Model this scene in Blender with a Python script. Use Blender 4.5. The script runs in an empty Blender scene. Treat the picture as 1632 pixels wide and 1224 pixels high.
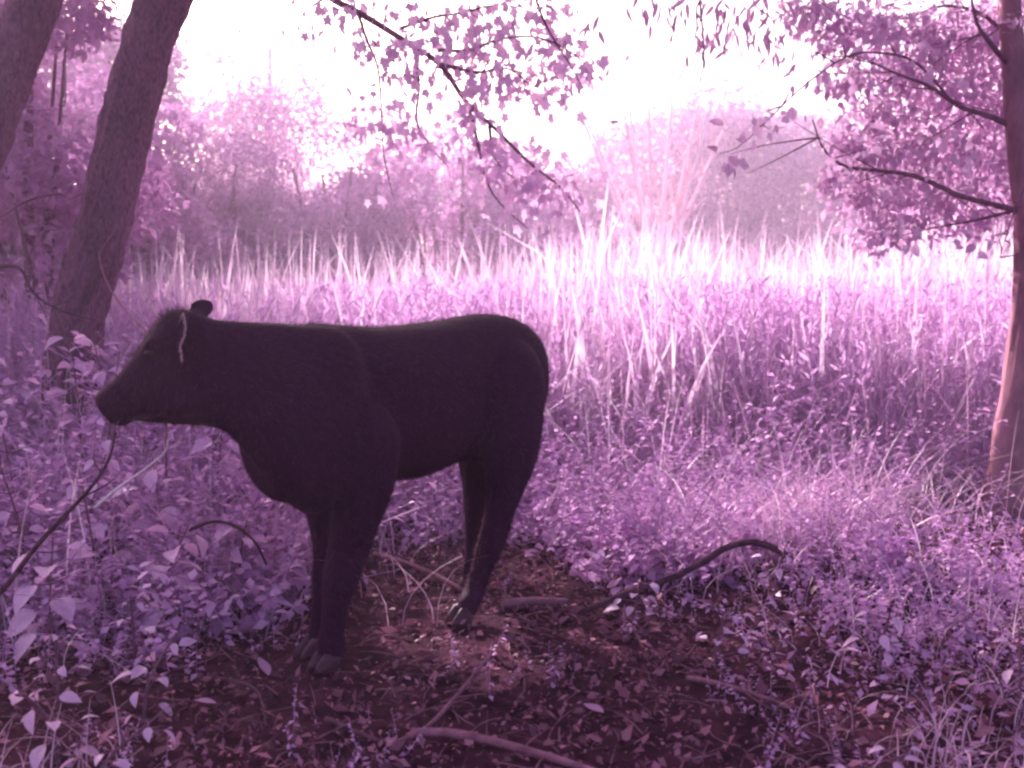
import bpy, math, random
import numpy as np
from mathutils import noise as mnoise, Vector

random.seed(7)
rng = np.random.default_rng(7)
scene = bpy.context.scene
COL = scene.collection
R = math.radians

# ------------------------------------------------------------------ camera, sky, sun, exposure
CAM_H = 1.40
PITCH = R(5.53)
FPX = 1673.0
cam_d = bpy.data.cameras.new('camera')
cam = bpy.data.objects.new('camera', cam_d)
COL.objects.link(cam)
cam.location = (0, 0, CAM_H)
cam.rotation_euler = (R(90) - PITCH, 0, 0)
cam_d.sensor_width = 36.0
cam_d.lens = 36.0 * FPX / 1632.0
cam_d.clip_start = 0.05
cam_d.clip_end = 2000.0
cam_d.dof.use_dof = True
cam_d.dof.focus_distance = 4.6
cam_d.dof.aperture_fstop = 3.2
scene.camera = cam

SUN_DIR = Vector((-0.42, 0.84, 0.545)).normalized()          # towards the sun: behind and to the left
sun_el = math.asin(SUN_DIR.z)
sun_az = math.atan2(SUN_DIR.x, SUN_DIR.y)
world = bpy.data.worlds.new('World')
scene.world = world
world.use_nodes = True
wn = world.node_tree
for n in list(wn.nodes):
    wn.nodes.remove(n)
sky = wn.nodes.new('ShaderNodeTexSky')
sky.sky_type = 'NISHITA'
sky.sun_disc = False
sky.sun_elevation = sun_el
sky.sun_rotation = sun_az
sky.air_density = 1.0
sky.dust_density = 7.0
sky.ozone_density = 0.3
bg = wn.nodes.new('ShaderNodeBackground')
bg.inputs['Strength'].default_value = 0.125
wo = wn.nodes.new('ShaderNodeOutputWorld')
wn.links.new(sky.outputs[0], bg.inputs[0])
wn.links.new(bg.outputs[0], wo.inputs[0])

sun_d = bpy.data.lights.new('sun', 'SUN')
sun_d.energy = 5.0
sun_d.angle = R(0.53)
sun_d.color = (1.0, 0.93, 0.88)
sun = bpy.data.objects.new('sun', sun_d)
COL.objects.link(sun)
sun.rotation_euler = SUN_DIR.to_track_quat('Z', 'Y').to_euler()

vs = scene.view_settings
vs.view_transform = 'Standard'
vs.look = 'None'
vs.gamma = 1.0
vs.use_curve_mapping = False
vs.exposure = 1.62
scene.render.engine = 'CYCLES'
cy = scene.cycles
cy.use_denoising = True
cy.use_adaptive_sampling = False
cy.max_bounces = 8
cy.diffuse_bounces = 5
cy.transmission_bounces = 4
cy.volume_bounces = 0
cy.filter_width = 2.6
cy.sample_clamp_indirect = 6.0
cy.volume_step_rate = 4.0

# ------------------------------------------------------------------ helpers
FWD = np.array([0, math.cos(PITCH), -math.sin(PITCH)])
UPV = np.array([0, math.sin(PITCH), math.cos(PITCH)])
RGT = np.array([1.0, 0, 0])


def P(px, py, d):
    """a point seen at photo pixel (px, py), d metres in front of the camera"""
    return np.array([0, 0, CAM_H]) + d * (FWD + (px - 816) / FPX * RGT - (py - 612) / FPX * UPV)


def G(px, py):
    """the ground point seen at a photo pixel"""
    v = FWD + (px - 816) / FPX * RGT - (py - 612) / FPX * UPV
    t = -CAM_H / v[2]
    p = np.array([0, 0, CAM_H]) + t * v
    p[2] = gz(p[0], p[1])
    return p


def proj(p):
    q = p - np.array([0, 0, CAM_H])
    d = q @ FWD
    d = np.where(np.abs(d) < 1e-6, 1e-6, d)
    return 816 + (q @ RGT) / d * FPX, 612 - (q @ UPV) / d * FPX, d


def gz(x, y):
    """terrain height"""
    r = math.hypot(x + 0.45, y - 4.3)
    k = min(1.0, max(0.0, (r - 0.9) / 1.2))
    h = 0.10 * mnoise.noise(Vector((x * 0.55, y * 0.55, 3.1))) + 0.035 * mnoise.noise(Vector((x * 2.3, y * 2.3, 9.0)))
    h += 0.16 * math.exp(-((x - 1.25) ** 2 / 0.5 + (y - 4.95) ** 2 / 0.35))
    far = max(0.0, 1 - y / 60.0)
    return h * k * far


def gz_arr(xy):
    return np.array([gz(float(a), float(b)) for a, b in xy])


def obj(name, V, Fs, mat, parent=None, smooth=False, data=None):
    """link ONE mesh object; V (n,3), Fs a list of int arrays (m,3) or (m,4)"""
    if data is None:
        data = bpy.data.meshes.new(name)
        V = np.asarray(V, dtype=np.float32)
        if not isinstance(Fs, (list, tuple)):
            Fs = [Fs]
        Fs = [np.asarray(f, dtype=np.int32) for f in Fs if len(f)]
        nl = sum(f.size for f in Fs)
        npoly = sum(len(f) for f in Fs)
        data.vertices.add(len(V))
        data.vertices.foreach_set('co', V.ravel())
        data.loops.add(nl)
        data.loops.foreach_set('vertex_index', np.concatenate([f.ravel() for f in Fs]))
        data.polygons.add(npoly)
        tot = np.concatenate([np.full(len(f), f.shape[1], dtype=np.int32) for f in Fs])
        st = np.concatenate([[0], np.cumsum(tot)[:-1]]).astype(np.int32)
        data.polygons.foreach_set('loop_start', st)
        data.polygons.foreach_set('loop_total', tot)
        if smooth:
            data.polygons.foreach_set('use_smooth', np.ones(npoly, dtype=bool))
        data.update(calc_edges=True)
        data.validate()
        if mat:
            data.materials.append(mat)
    o = bpy.data.objects.new(name, data)
    COL.objects.link(o)
    if parent:
        o.parent = parent
    return o


def tag(o, label=None, cat=None, group=None, kind=None):
    if label:
        o['label'] = label
    if cat:
        o['category'] = cat
    if group:
        o['group'] = group
    if kind:
        o['kind'] = kind
    return o


def thing(name, label, cat, group=None):
    o = bpy.data.objects.new(name, None)
    COL.objects.link(o)
    o.empty_display_size = 0.1
    return tag(o, label, cat, group)


class Soup:
    def __init__(self):
        self.V, self.T, self.Q, self.n = [], [], [], 0

    def add(self, V, T=None, Q=None):
        V = np.asarray(V, float)
        if T is not None and len(T):
            self.T.append(np.asarray(T) + self.n)
        if Q is not None and len(Q):
            self.Q.append(np.asarray(Q) + self.n)
        self.V.append(V)
        self.n += len(V)

    def build(self, name, mat, parent=None, smooth=False):
        Fs = []
        if self.T:
            Fs.append(np.concatenate(self.T))
        if self.Q:
            Fs.append(np.concatenate(self.Q))
        return obj(name, np.concatenate(self.V), Fs, mat, parent, smooth)


def spline(pts, n):
    """Catmull-Rom resample of rows of numbers"""
    pts = np.asarray(pts, float)
    if len(pts) == 2:
        t = np.linspace(0, 1, n)[:, None]
        return pts[0] * (1 - t) + pts[1] * t
    e = np.vstack([2 * pts[0] - pts[1], pts, 2 * pts[-1] - pts[-2]])
    out = []
    for u in np.linspace(0, len(pts) - 1, n):
        i = min(int(u), len(pts) - 2)
        t = u - i
        a, b, c, d = e[i], e[i + 1], e[i + 2], e[i + 3]
        out.append(0.5 * ((2 * b) + (-a + c) * t + (2 * a - 5 * b + 4 * c - d) * t * t + (-a + 3 * b - 3 * c + d) * t ** 3))
    return np.array(out)


def tube(path, rad, sides=8, rough=0.0, seed=0.0, freq=6.0):
    """swept tube with closed ends; path (n,3), rad (n,); rough = bark relief in units of radius"""
    path = np.asarray(path, float)
    rad = np.asarray(rad, float)
    n = len(path)
    tang = np.gradient(path, axis=0)
    tang /= np.linalg.norm(tang, axis=1)[:, None] + 1e-9
    ref = np.array([0, 0, 1.0]) if abs(tang[0][2]) < 0.9 else np.array([1.0, 0, 0])
    u = np.cross(tang[0], ref)
    u /= np.linalg.norm(u)
    V = []
    ang = np.linspace(0, 2 * math.pi, sides, endpoint=False)
    for i in range(n):
        u = u - tang[i] * (u @ tang[i])
        u /= np.linalg.norm(u) + 1e-9
        v = np.cross(tang[i], u)
        for a in ang:
            r = rad[i]
            if rough:
                d = u * math.cos(a) + v * math.sin(a)
                q = Vector((d[0] * freq, d[1] * freq, path[i][2] * freq * 0.35 + seed))
                r *= 1 + rough * (mnoise.noise(q) + 0.5 * mnoise.noise(q * 2.7) - 0.4 * abs(mnoise.noise(q * 1.7 + Vector((5, 5, 5)))))
            V.append(path[i] + r * (u * math.cos(a) + v * math.sin(a)))
    Q = []
    for i in range(n - 1):
        for k in range(sides):
            k2 = (k + 1) % sides
            Q.append((i * sides + k, i * sides + k2, (i + 1) * sides + k2, (i + 1) * sides + k))
    V += [path[0], path[-1]]
    T = []
    for k in range(sides):
        k2 = (k + 1) % sides
        T.append((n * sides, k2, k))
        T.append((n * sides + 1, (n - 1) * sides + k, (n - 1) * sides + k2))
    return np.array(V), np.array(T), np.array(Q)


def rots(yaw, pitch, roll):
    """(n,3,3): roll about y (leaf axis), pitch about x, yaw about z"""
    cy_, sy = np.cos(yaw), np.sin(yaw)
    cp, sp = np.cos(pitch), np.sin(pitch)
    cr, sr = np.cos(roll), np.sin(roll)
    z = np.zeros_like(yaw)
    o = np.ones_like(yaw)
    Rz = np.stack([np.stack([cy_, -sy, z], -1), np.stack([sy, cy_, z], -1), np.stack([z, z, o], -1)], -2)
    Rx = np.stack([np.stack([o, z, z], -1), np.stack([z, cp, -sp], -1), np.stack([z, sp, cp], -1)], -2)
    Ry = np.stack([np.stack([cr, z, sr], -1), np.stack([z, o, z], -1), np.stack([-sr, z, cr], -1)], -2)
    return Rz @ Rx @ Ry


def scatter(soup, tmpl, pos, scale, Rm):
    V, T = tmpl
    W = pos[:, None, :] + np.einsum('nij,kj->nki', Rm, V) * np.reshape(scale, (-1, 1, 1))
    idx = T[None] + (np.arange(len(pos)) * len(V))[:, None, None]
    soup.add(W.reshape(-1, 3), T=idx.reshape(-1, 3))


# leaf templates: base at origin, tip along +y, unit length
def leaf_simple():
    V = np.array([(0, 0, 0), (-.26, .42, .07), (.26, .42, .07), (0, .5, 0), (0, 1, -.07)], float)
    return V, np.array([(0, 3, 1), (0, 2, 3), (1, 3, 4), (3, 2, 4)])


def leaf_ovate(w=0.33, fold=0.07, droop=0.15):
    ys = [0, .12, .3, .5, .7, .87, 1]
    ws = [.03, .55, .95, 1.0, .75, .38, .02]
    V, T = [], []
    for y, k in zip(ys, ws):
        z = -droop * y * y
        V += [(-w * k, y, z + fold * k), (0, y, z), (w * k, y, z + fold * k)]
    for i in range(len(ys) - 1):
        a, b = 3 * i, 3 * i + 3
        T += [(a, a + 1, b + 1), (a, b + 1, b), (a + 1, a + 2, b + 2), (a + 1, b + 2, b + 1)]
    return np.array(V, float), np.array(T)


def leaf_star():
    """five-lobed pointed leaf with a short stalk"""
    c = np.array([0, .38, 0])
    ang = [-128, -98, -62, -33, 0, 33, 62, 98, 128, 180]
    rad = [.42, .27, .54, .32, .64, .32, .54, .27, .42, .20]
    V = [c + np.array([0, 0, -.03])]
    for a, r in zip(ang, rad):
        V.append(c + np.array([r * math.sin(R(a)), r * math.cos(R(a)), -.12 * r]))
    V += [np.array([-.012, -.05, -.02]), np.array([.012, -.05, -.02])]
    T = [(0, i + 1, i) for i in range(1, 10)] + [(0, 1, 10)] + [(10, 12, 11)]
    return np.array(V, float), np.array(T)


L_SIMPLE, L_OV, L_STAR = leaf_simple(), leaf_ovate(), leaf_star()
L_BROAD = leaf_ovate(0.31, 0.10, 0.35)
_v, _t = leaf_simple()
L_NARROW = (_v * [.42, 1, 1], _t)
L_LONG = leaf_ovate(0.13, 0.03, 0.35)


def blades(soup, pos, h, w, bend, yaw, levels=4):
    """tapering grass or reed blades, vectorised"""
    n = len(pos)
    t = np.linspace(0, 1, levels)
    dx, dy = np.cos(yaw), np.sin(yaw)
    tw = rng.uniform(0, math.pi, n)
    V = np.zeros((n, levels * 2, 3))
    for k, tt in enumerate(t):
        off = bend * tt ** 2
        zz = h * tt * (1 - 0.28 * np.minimum(1.6, (bend / np.maximum(h, .01))) * tt)
        ww = w * (1 - tt ** 1.6) * 0.5 + 0.0006
        cx = pos[:, 0] + dx * off
        cyy = pos[:, 1] + dy * off
        for s, j in ((-1, 0), (1, 1)):
            V[:, 2 * k + j, 0] = cx + s * ww * np.cos(tw)
            V[:, 2 * k + j, 1] = cyy + s * ww * np.sin(tw)
            V[:, 2 * k + j, 2] = pos[:, 2] + zz
    Q = []
    for k in range(levels - 1):
        a = 2 * k
        Q.append((a, a + 1, a + 3, a + 2))
    Q = np.array(Q)
    idx = Q[None] + (np.arange(n) * levels * 2)[:, None, None]
    soup.add(V.reshape(-1, 3), Q=idx.reshape(-1, 4))


# ------------------------------------------------------------------ materials
def new_mat(name):
    m = bpy.data.materials.new(name)
    m.use_nodes = True
    nt = m.node_tree
    for n in list(nt.nodes):
        nt.nodes.remove(n)
    out = nt.nodes.new('ShaderNodeOutputMaterial')
    return m, nt, out


def leaf_mat(name, a, b, trans=0.5, tcol=None, gloss=0.06):
    m, nt, out = new_mat(name)
    N, L = nt.nodes.new, nt.links.new
    geo = N('ShaderNodeNewGeometry')
    ramp = N('ShaderNodeValToRGB')
    ramp.color_ramp.elements[0].color = (*a, 1)
    ramp.color_ramp.elements[1].color = (*b, 1)
    L(geo.outputs['Random Per Island'], ramp.inputs[0])
    tc = N('ShaderNodeTexCoord')
    nz = N('ShaderNodeTexNoise')
    nz.inputs['Scale'].default_value = 9.0
    nz.inputs['Detail'].default_value = 3.0
    L(tc.outputs['Object'], nz.inputs['Vector'])
    mr = N('ShaderNodeMapRange')
    mr.inputs[3].default_value = 0.7
    mr.inputs[4].default_value = 1.25
    L(nz.outputs[0], mr.inputs[0])
    mul = N('ShaderNodeMix')
    mul.data_type = 'RGBA'
    mul.blend_type = 'MULTIPLY'
    mul.inputs[0].default_value = 1.0
    L(ramp.outputs[0], mul.inputs[6])
    L(mr.outputs[0], mul.inputs[7])
    df = N('ShaderNodeBsdfDiffuse')
    tr = N('ShaderNodeBsdfTranslucent')
    L(mul.outputs[2], df.inputs[0])
    L(mul.outputs[2], tr.inputs[0])
    mx = N('ShaderNodeMixShader')
    mx.inputs[0].default_value = trans
    L(df.outputs[0], mx.inputs[1])
    L(tr.outputs[0], mx.inputs[2])
    gl = N('ShaderNodeBsdfGlossy')
    gl.inputs['Roughness'].default_value = 0.42
    gl.inputs[0].default_value = (0.85, 0.75, 0.85, 1)
    mg = N('ShaderNodeMixShader')
    mg.inputs[0].default_value = gloss
    L(mx.outputs[0], mg.inputs[1])
    L(gl.outputs[0], mg.inputs[2])
    L(mg.outputs[0], out.inputs[0])
    return m


def rough_mat(name, a, b, scale=(8, 8, 8), rough=0.9, bump=0.4, dist=0.01, detail=6.0, extra=None, spec=0.2):
    """two-colour noise with bump, for bark, soil, wood"""
    m, nt, out = new_mat(name)
    N, L = nt.nodes.new, nt.links.new
    tc = N('ShaderNodeTexCoord')
    mp = N('ShaderNodeMapping')
    mp.inputs['Scale'].default_value = scale
    L(tc.outputs['Object'], mp.inputs[0])
    nz = N('ShaderNodeTexNoise')
    nz.inputs['Scale'].default_value = 1.0
    nz.inputs['Detail'].default_value = detail
    nz.inputs['Roughness'].default_value = 0.65
    L(mp.outputs[0], nz.inputs['Vector'])
    ramp = N('ShaderNodeValToRGB')
    ramp.color_ramp.elements[0].color = (*a, 1)
    ramp.color_ramp.elements[0].position = 0.32
    ramp.color_ramp.elements[1].color = (*b, 1)
    ramp.color_ramp.elements[1].position = 0.72
    L(nz.outputs[0], ramp.inputs[0])
    bs = N('ShaderNodeBsdfPrincipled')
    bs.inputs['Roughness'].default_value = rough
    bs.inputs['Specular IOR Level'].default_value = spec
    bs.inputs['Specular Tint'].default_value = (1.0, .62, .90, 1)
    L(ramp.outputs[0], bs.inputs['Base Color'])
    bp = N('ShaderNodeBump')
    bp.inputs['Strength'].default_value = bump
    bp.inputs['Distance'].default_value = dist
    L(nz.outputs[0], bp.inputs['Height'])
    L(bp.outputs[0], bs.inputs['Normal'])
    L(bs.outputs[0], out.inputs[0])
    return m


# near-infrared colours: leaves are pale lilac, wood and soil dull plum
M = {}
M['leaf_canopy'] = leaf_mat('canopy leaf', (.46, .23, .42), (.68, .36, .62), 0.5)
M['leaf_star'] = leaf_mat('star leaf', (.74, .44, .72), (.88, .60, .85), 0.6)
M['leaf_right'] = leaf_mat('oval leaf', (.52, .29, .52), (.74, .45, .72), 0.5, gloss=.06)
M['leaf_pale'] = leaf_mat('pale far foliage', (.28, .145, .28), (.68, .42, .66), 0.32)
M['leaf_feather'] = leaf_mat('feathery pale foliage', (.60, .34, .56), (.86, .60, .82), 0.55)
M['leaf_pink'] = leaf_mat('pink far foliage', (.34, .15, .30), (.66, .36, .59), 0.4)
M['leaf_dull'] = leaf_mat('dull thicket foliage', (.40, .18, .40), (.64, .33, .62), 0.38)
M['reed'] = leaf_mat('reed blade', (.58, .38, .57), (.88, .70, .86), 0.5)
M['weed'] = leaf_mat('weed foliage', (.54, .28, .56), (.80, .49, .82), 0.45, gloss=.015)
M['cover'] = leaf_mat('low leaves', (.46, .22, .48), (.76, .42, .76), 0.40, gloss=.015)
M['broad'] = leaf_mat('broad weed leaf', (.58, .30, .58), (.76, .44, .74), 0.40)
M['grass'] = leaf_mat('grass blade', (.40, .19, .36), (.74, .44, .68), 0.40)
M['litter'] = leaf_mat('dry litter', (.05, .011, .03), (.42, .15, .25), 0.12, gloss=.02)
M['litter_pale'] = leaf_mat('pale dry leaf', (.40, .17, .34), (.50, .24, .42), 0.15, gloss=.03)
M['bark'] = rough_mat('dark bark', (.10, .035, .078), (.34, .14, .27), (60, 60, 24), .95, 1.0, .03, spec=.05)
M['bark_right'] = rough_mat('smooth bark', (.20, .08, .13), (.42, .19, .26), (10, 10, 4), .9, .5, .012, spec=.1)
M['twig'] = rough_mat('twig wood', (.12, .045, .085), (.28, .12, .20), (30, 30, 30), .9, .4, .004, spec=.1)
M['stick'] = rough_mat('dead stick', (.13, .045, .08), (.34, .14, .21), (18, 18, 18), .9, .5, .006, spec=.1)
M['stick_dark'] = rough_mat('dark dead stick', (.045, .015, .03), (.13, .05, .09), (22, 22, 22), .9, .5, .006, spec=.1)
M['stem_pale'] = rough_mat('pale bare stem', (.80, .62, .72), (.95, .85, .90), (14, 14, 6), .8, .2, .01)
M['stem_pink'] = rough_mat('pink twig', (.70, .40, .52), (.86, .58, .68), (14, 14, 6), .8, .2, .01)
M['soil'] = rough_mat('forest soil', (.012, .003, .009), (.085, .024, .048), (7, 7, 7), 1.0, 1.0, .03, 9.0, spec=.03)
M['coat'] = rough_mat('black coat', (.020, .0028, .019), (.040, .0075, .036), (60, 60, 26), .75, .35, .004, 4.0, spec=.06)
M['fur'] = leaf_mat('coat hair', (.028, .0045, .025), (.110, .027, .09), 0.1, gloss=.0)
M['fur_sunlit'] = leaf_mat('sunlit brown leg hair', (.10, .035, .055), (.30, .13, .16), 0.1, gloss=.0)  # brown hair, lightened to carry the sunlit strip of the hind leg
M['hoof'] = rough_mat('hoof horn', (.05, .018, .035), (.12, .05, .08), (20, 20, 40), .6, .2, .003)
M['muzzle'] = rough_mat('wet muzzle', (.010, .003, .009), (.022, .007, .02), (90, 90, 90), .4, .3, .002)
M['ear_rim_lit'] = rough_mat('sunlit ear rim hair', (.42, .19, .26), (.65, .34, .42), (60, 60, 20), .8, .4, .003)  # pale tone carries the sunlit rim of the near ear
m_, nt_, out_ = new_mat('eye')
bs_ = nt_.nodes.new('ShaderNodeBsdfPrincipled')
bs_.inputs['Base Color'].default_value = (.01, .005, .008, 1)
bs_.inputs['Roughness'].default_value = 0.25
bs_.inputs['Specular Tint'].default_value = (1.0, .5, .8, 1)
nt_.links.new(bs_.outputs[0], out_.inputs[0])
M['eye'] = m_

# ------------------------------------------------------------------ ground
xs = np.unique(np.concatenate([np.linspace(-7, 7, 180), np.linspace(-30, 30, 60), np.linspace(-600, 600, 25)]))
ys = np.unique(np.concatenate([np.linspace(-1, 11, 180), np.linspace(-20, 60, 80), np.linspace(-200, 1500, 30)]))
gx, gy = np.meshgrid(xs, ys)
gv = np.stack([gx.ravel(), gy.ravel()], 1)
gzv = np.array([gz(a, b) + (0.018 * mnoise.noise(Vector((a * 9, b * 9, 0))) if (abs(a) < 7 and -1 < b < 11) else 0) for a, b in gv])
nx, ny = len(xs), len(ys)
ii = np.arange(nx - 1)[None] + (np.arange(ny - 1) * nx)[:, None]
ii = ii.ravel()
GQ = np.stack([ii, ii + 1, ii + 1 + nx, ii + nx], 1)
g = obj('ground', np.column_stack([gv, gzv - 0.008]), GQ, M['soil'], smooth=True)
tag(g, 'dark bare forest soil under the cow and plants', 'ground', kind='structure')


# ------------------------------------------------------------------ trees
def crown_points(clumps, n, shell=0.55):
    """leaf positions in overlapping clumps; clumps rows: x y z rx ry rz"""
    c = np.asarray(clumps, float)
    wgt = (c[:, 3] * c[:, 4] * c[:, 5]) ** (2 / 3)
    k = rng.choice(len(c), n, p=wgt / wgt.sum())
    d = rng.normal(size=(n, 3))
    d /= np.linalg.norm(d, axis=1)[:, None]
    rr = shell + (1.08 - shell) * rng.random(n) ** 0.8
    return c[k, :3] + d * c[k, 3:6] * rr[:, None]


def leaf_cloud(name, pos, size, mat, parent, tmpl=L_SIMPLE, droop=(-1.2, .3)):
    n = len(pos)
    s = Soup()
    scatter(s, tmpl, pos, size * rng.uniform(.6, 1.35, n), rots(rng.uniform(0, 6.283, n), rng.uniform(droop[0], droop[1], n), rng.normal(0, .6, n)))
    o = s.build(name, mat, parent)
    return o


def far_tree(name, label, cat, X, Y, h, rx, rz_bottom, n, size, mat, bark='bark', nclump=14, lean=0.0, group=None, stems=1, shell=.55, trunk_r=None):
    """a background tree or bush: tapered trunk(s), limbs, clumped crown"""
    t = thing(name, label, cat, group)
    t.location = (X, Y, gz(X, Y))
    cz = (h + rz_bottom) / 2
    hz = (h - rz_bottom) / 2
    cl = []
    for i in range(nclump):
        d = rng.normal(size=3)
        d /= np.linalg.norm(d)
        q = rng.random() ** .45
        c = np.array([lean * .6 + d[0] * rx * .78 * q, d[1] * rx * .7 * q, cz + d[2] * hz * .75 * q])
        k = 1 - .35 * max(0, (c[2] - cz) / hz)
        r = rng.uniform(.26, .46) * rx * k
        cl.append((*c, r * 1.1, r * 1.1, r * .75))
    pts = crown_points(cl, n, shell)
    pts = pts[pts[:, 2] > .15]
    tr = trunk_r or h * .018
    for sidx in range(stems):
        s = Soup()
        a = 6.28 * sidx / max(1, stems) + .5
        sp = 0 if stems == 1 else .35 * rx
        bx, by = (0.12 * rx * math.cos(a), .12 * rx * math.sin(a)) if stems > 1 else (0, 0)
        top = np.array([lean * .6 + sp * math.cos(a), sp * math.sin(a), h * .8])
        path = spline([(bx, by, -.1), (bx + .3 * (top[0] - bx) + rng.normal(0, .1), by + .3 * top[1], h * .35), top], 9)
        V, T, Q = tube(path, np.linspace(tr, tr * .3, 9), 8, .12, sidx)
        s.add(V, T, Q)
        s.build('trunk' if stems == 1 else 'stem', M[bark], t, True)
    limbs = Soup()
    base = np.array([lean * .25, 0, max(.3, rz_bottom * .8)])
    for c in cl[:10]:
        e = np.array(c[:3])
        mid = (base + e) / 2 + rng.normal(0, .08 * rx, 3)
        V, T, Q = tube(spline([base, mid, e], 6), np.linspace(tr * .45, tr * .1, 6), 5)
        limbs.add(V, T, Q)
    limbs.build('limb', M[bark], t, True)
    leaf_cloud('crown', pts, size, M[mat], t)['kind'] = 'stuff'
    return t


def X_(px, Y):
    return (px - 816) * Y / FPX


for (nm, lab, cat, px, Y, h, rx, zb, n, sz, mat, stems, grp) in [
    # trees at the back, left to right
    ('tree', 'pale feathery tree rising above the dull thicket left of the sky gap', 'tree', 440, 20.5, 7.3, 2.5, 1.6, 9000, .11, 'leaf_feather', 1, None),
    ('tree', 'blown-out pale tree behind the bare pink shrub', 'tree', 1125, 34, 9.0, 4.5, .8, 22000, .19, 'leaf_pale', 1, None),
    ('tree', 'tall pale tree melting into the sky behind the feathery one', 'tree', 390, 34, 9.6, 3.3, 1.0, 13000, .19, 'leaf_pale', 1, None),
    ('tree', 'far pale tree seen through the drooping star-leaved branch', 'tree', 700, 36, 7.9, 3.9, .8, 14000, .20, 'leaf_pale', 1, None),
    ('tree', 'low rounded pale tree left of the shady right-hand tree', 'tree', 1265, 37, 8.0, 3.6, .6, 14000, .20, 'leaf_pale', 1, None),
    ('tree', 'bright pale tree showing through the right-hand tree', 'tree', 1540, 34, 8.2, 4.4, 1.0, 9000, .25, 'leaf_pink', 1, None),
    ('tree', 'shaded lilac tree behind the two leaning left trunks', 'tree', 60, 20, 10.0, 3.4, 1.4, 18000, .15, 'leaf_dull', 1, None),
    ('tree', 'shaded tree showing right of the big leaning trunk', 'tree', 165, 27, 12.0, 2.9, 1.2, 17000, .18, 'leaf_dull', 1, None),
    ('bush', 'big dull purple thicket bush nearest the leaning trunk', 'bush', 365, 18.4, 4.2, 2.3, .2, 14000, .12, 'leaf_dull', 4, None),
    ('bush', 'dull purple thicket bush under the pale feathery tree', 'bush', 540, 18.6, 4.2, 2.2, .2, 14000, .12, 'leaf_dull', 4, None),
    ('bush', 'dull pink bush behind the drooping branch tip', 'bush', 710, 20, 4.5, 2.3, .2, 14000, .13, 'leaf_dull', 4, None),
    ('bush', 'low pink bush left of the bare pink shrub', 'bush', 885, 29, 5.2, 2.7, .2, 10000, .18, 'leaf_pink', 4, None),
    ('bush', 'pink bush right behind the bare pink shrub', 'bush', 1050, 33, 4.3, 2.8, .2, 7500, .20, 'leaf_pink', 4, None),
    ('bush', 'low pink bush under the rounded pale tree', 'bush', 1215, 30, 3.2, 2.6, .1, 7500, .18, 'leaf_pink', 4, None),
    ('bush', 'low pink bush under the shady right-hand branches', 'bush', 1390, 29, 3.6, 2.8, .1, 7500, .18, 'leaf_pink', 4, None),
    ('bush', 'pink bush beside the right-hand trunk', 'bush', 1570, 28, 3.8, 2.8, .1, 7500, .18, 'leaf_pink', 4, None),
    ('tree', 'dense lilac tree filling the gap between the left trunks', 'tree', 120, 15, 5.6, 2.0, .6, 16000, .12, 'leaf_dull', 1, None),
    ('tree', 'dull leafy tree cut by the left edge behind the corner trunk', 'tree', -60, 13, 5.2, 1.9, .6, 14000, .12, 'leaf_dull', 1, None),
    ('bush', 'tall shaded bush just right of the big leaning trunk', 'bush', 262, 18, 3.9, 1.7, .2, 12000, .12, 'leaf_dull', 4, None),
    ('tree', 'young shaded tree between the leaning trunks and the thicket', 'tree', 72, 9.0, 4.7, 1.35, .5, 10000, .10, 'leaf_dull', 1, None),
    ('bush', 'shaded bush at the left edge behind the leaning trunks', 'bush', 10, 14, 3.2, 2.0, .1, 6500, .13, 'leaf_dull', 4, None),
    ('bush', 'shaded bush directly behind the big leaning trunk', 'bush', 190, 16, 3.0, 1.9, .1, 6500, .13, 'leaf_dull', 4, None),
    ('bush', 'shaded low bush above the back of the cow head', 'bush', 330, 19, 3.0, 1.9, .1, 6500, .14, 'leaf_dull', 4, None),
]:
    far_tree(nm, lab, cat, X_(px, Y), Y, h, rx, zb, n, sz, M and mat, nclump=16 if h > 6 else 13, stems=stems, group=grp,
             bark='stem_pale' if mat in ('leaf_pale', 'leaf_feather') else 'bark')

wood_cl = []
for px in range(-900, 2600, 90):
    Y = 58 + 6 * rng.random()
    wood_cl.append((X_(px, Y), Y, 2.6 + rng.random(), 3.2, 2.5, rng.uniform(3.0, 4.4)))
leaf_cloud('distant_wood', crown_points(wood_cl, 26000), .42, M['leaf_pale'], None)
tag(bpy.data.objects['distant_wood'], 'pale far-off woodland closing the view', 'woodland', kind='stuff')

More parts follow.
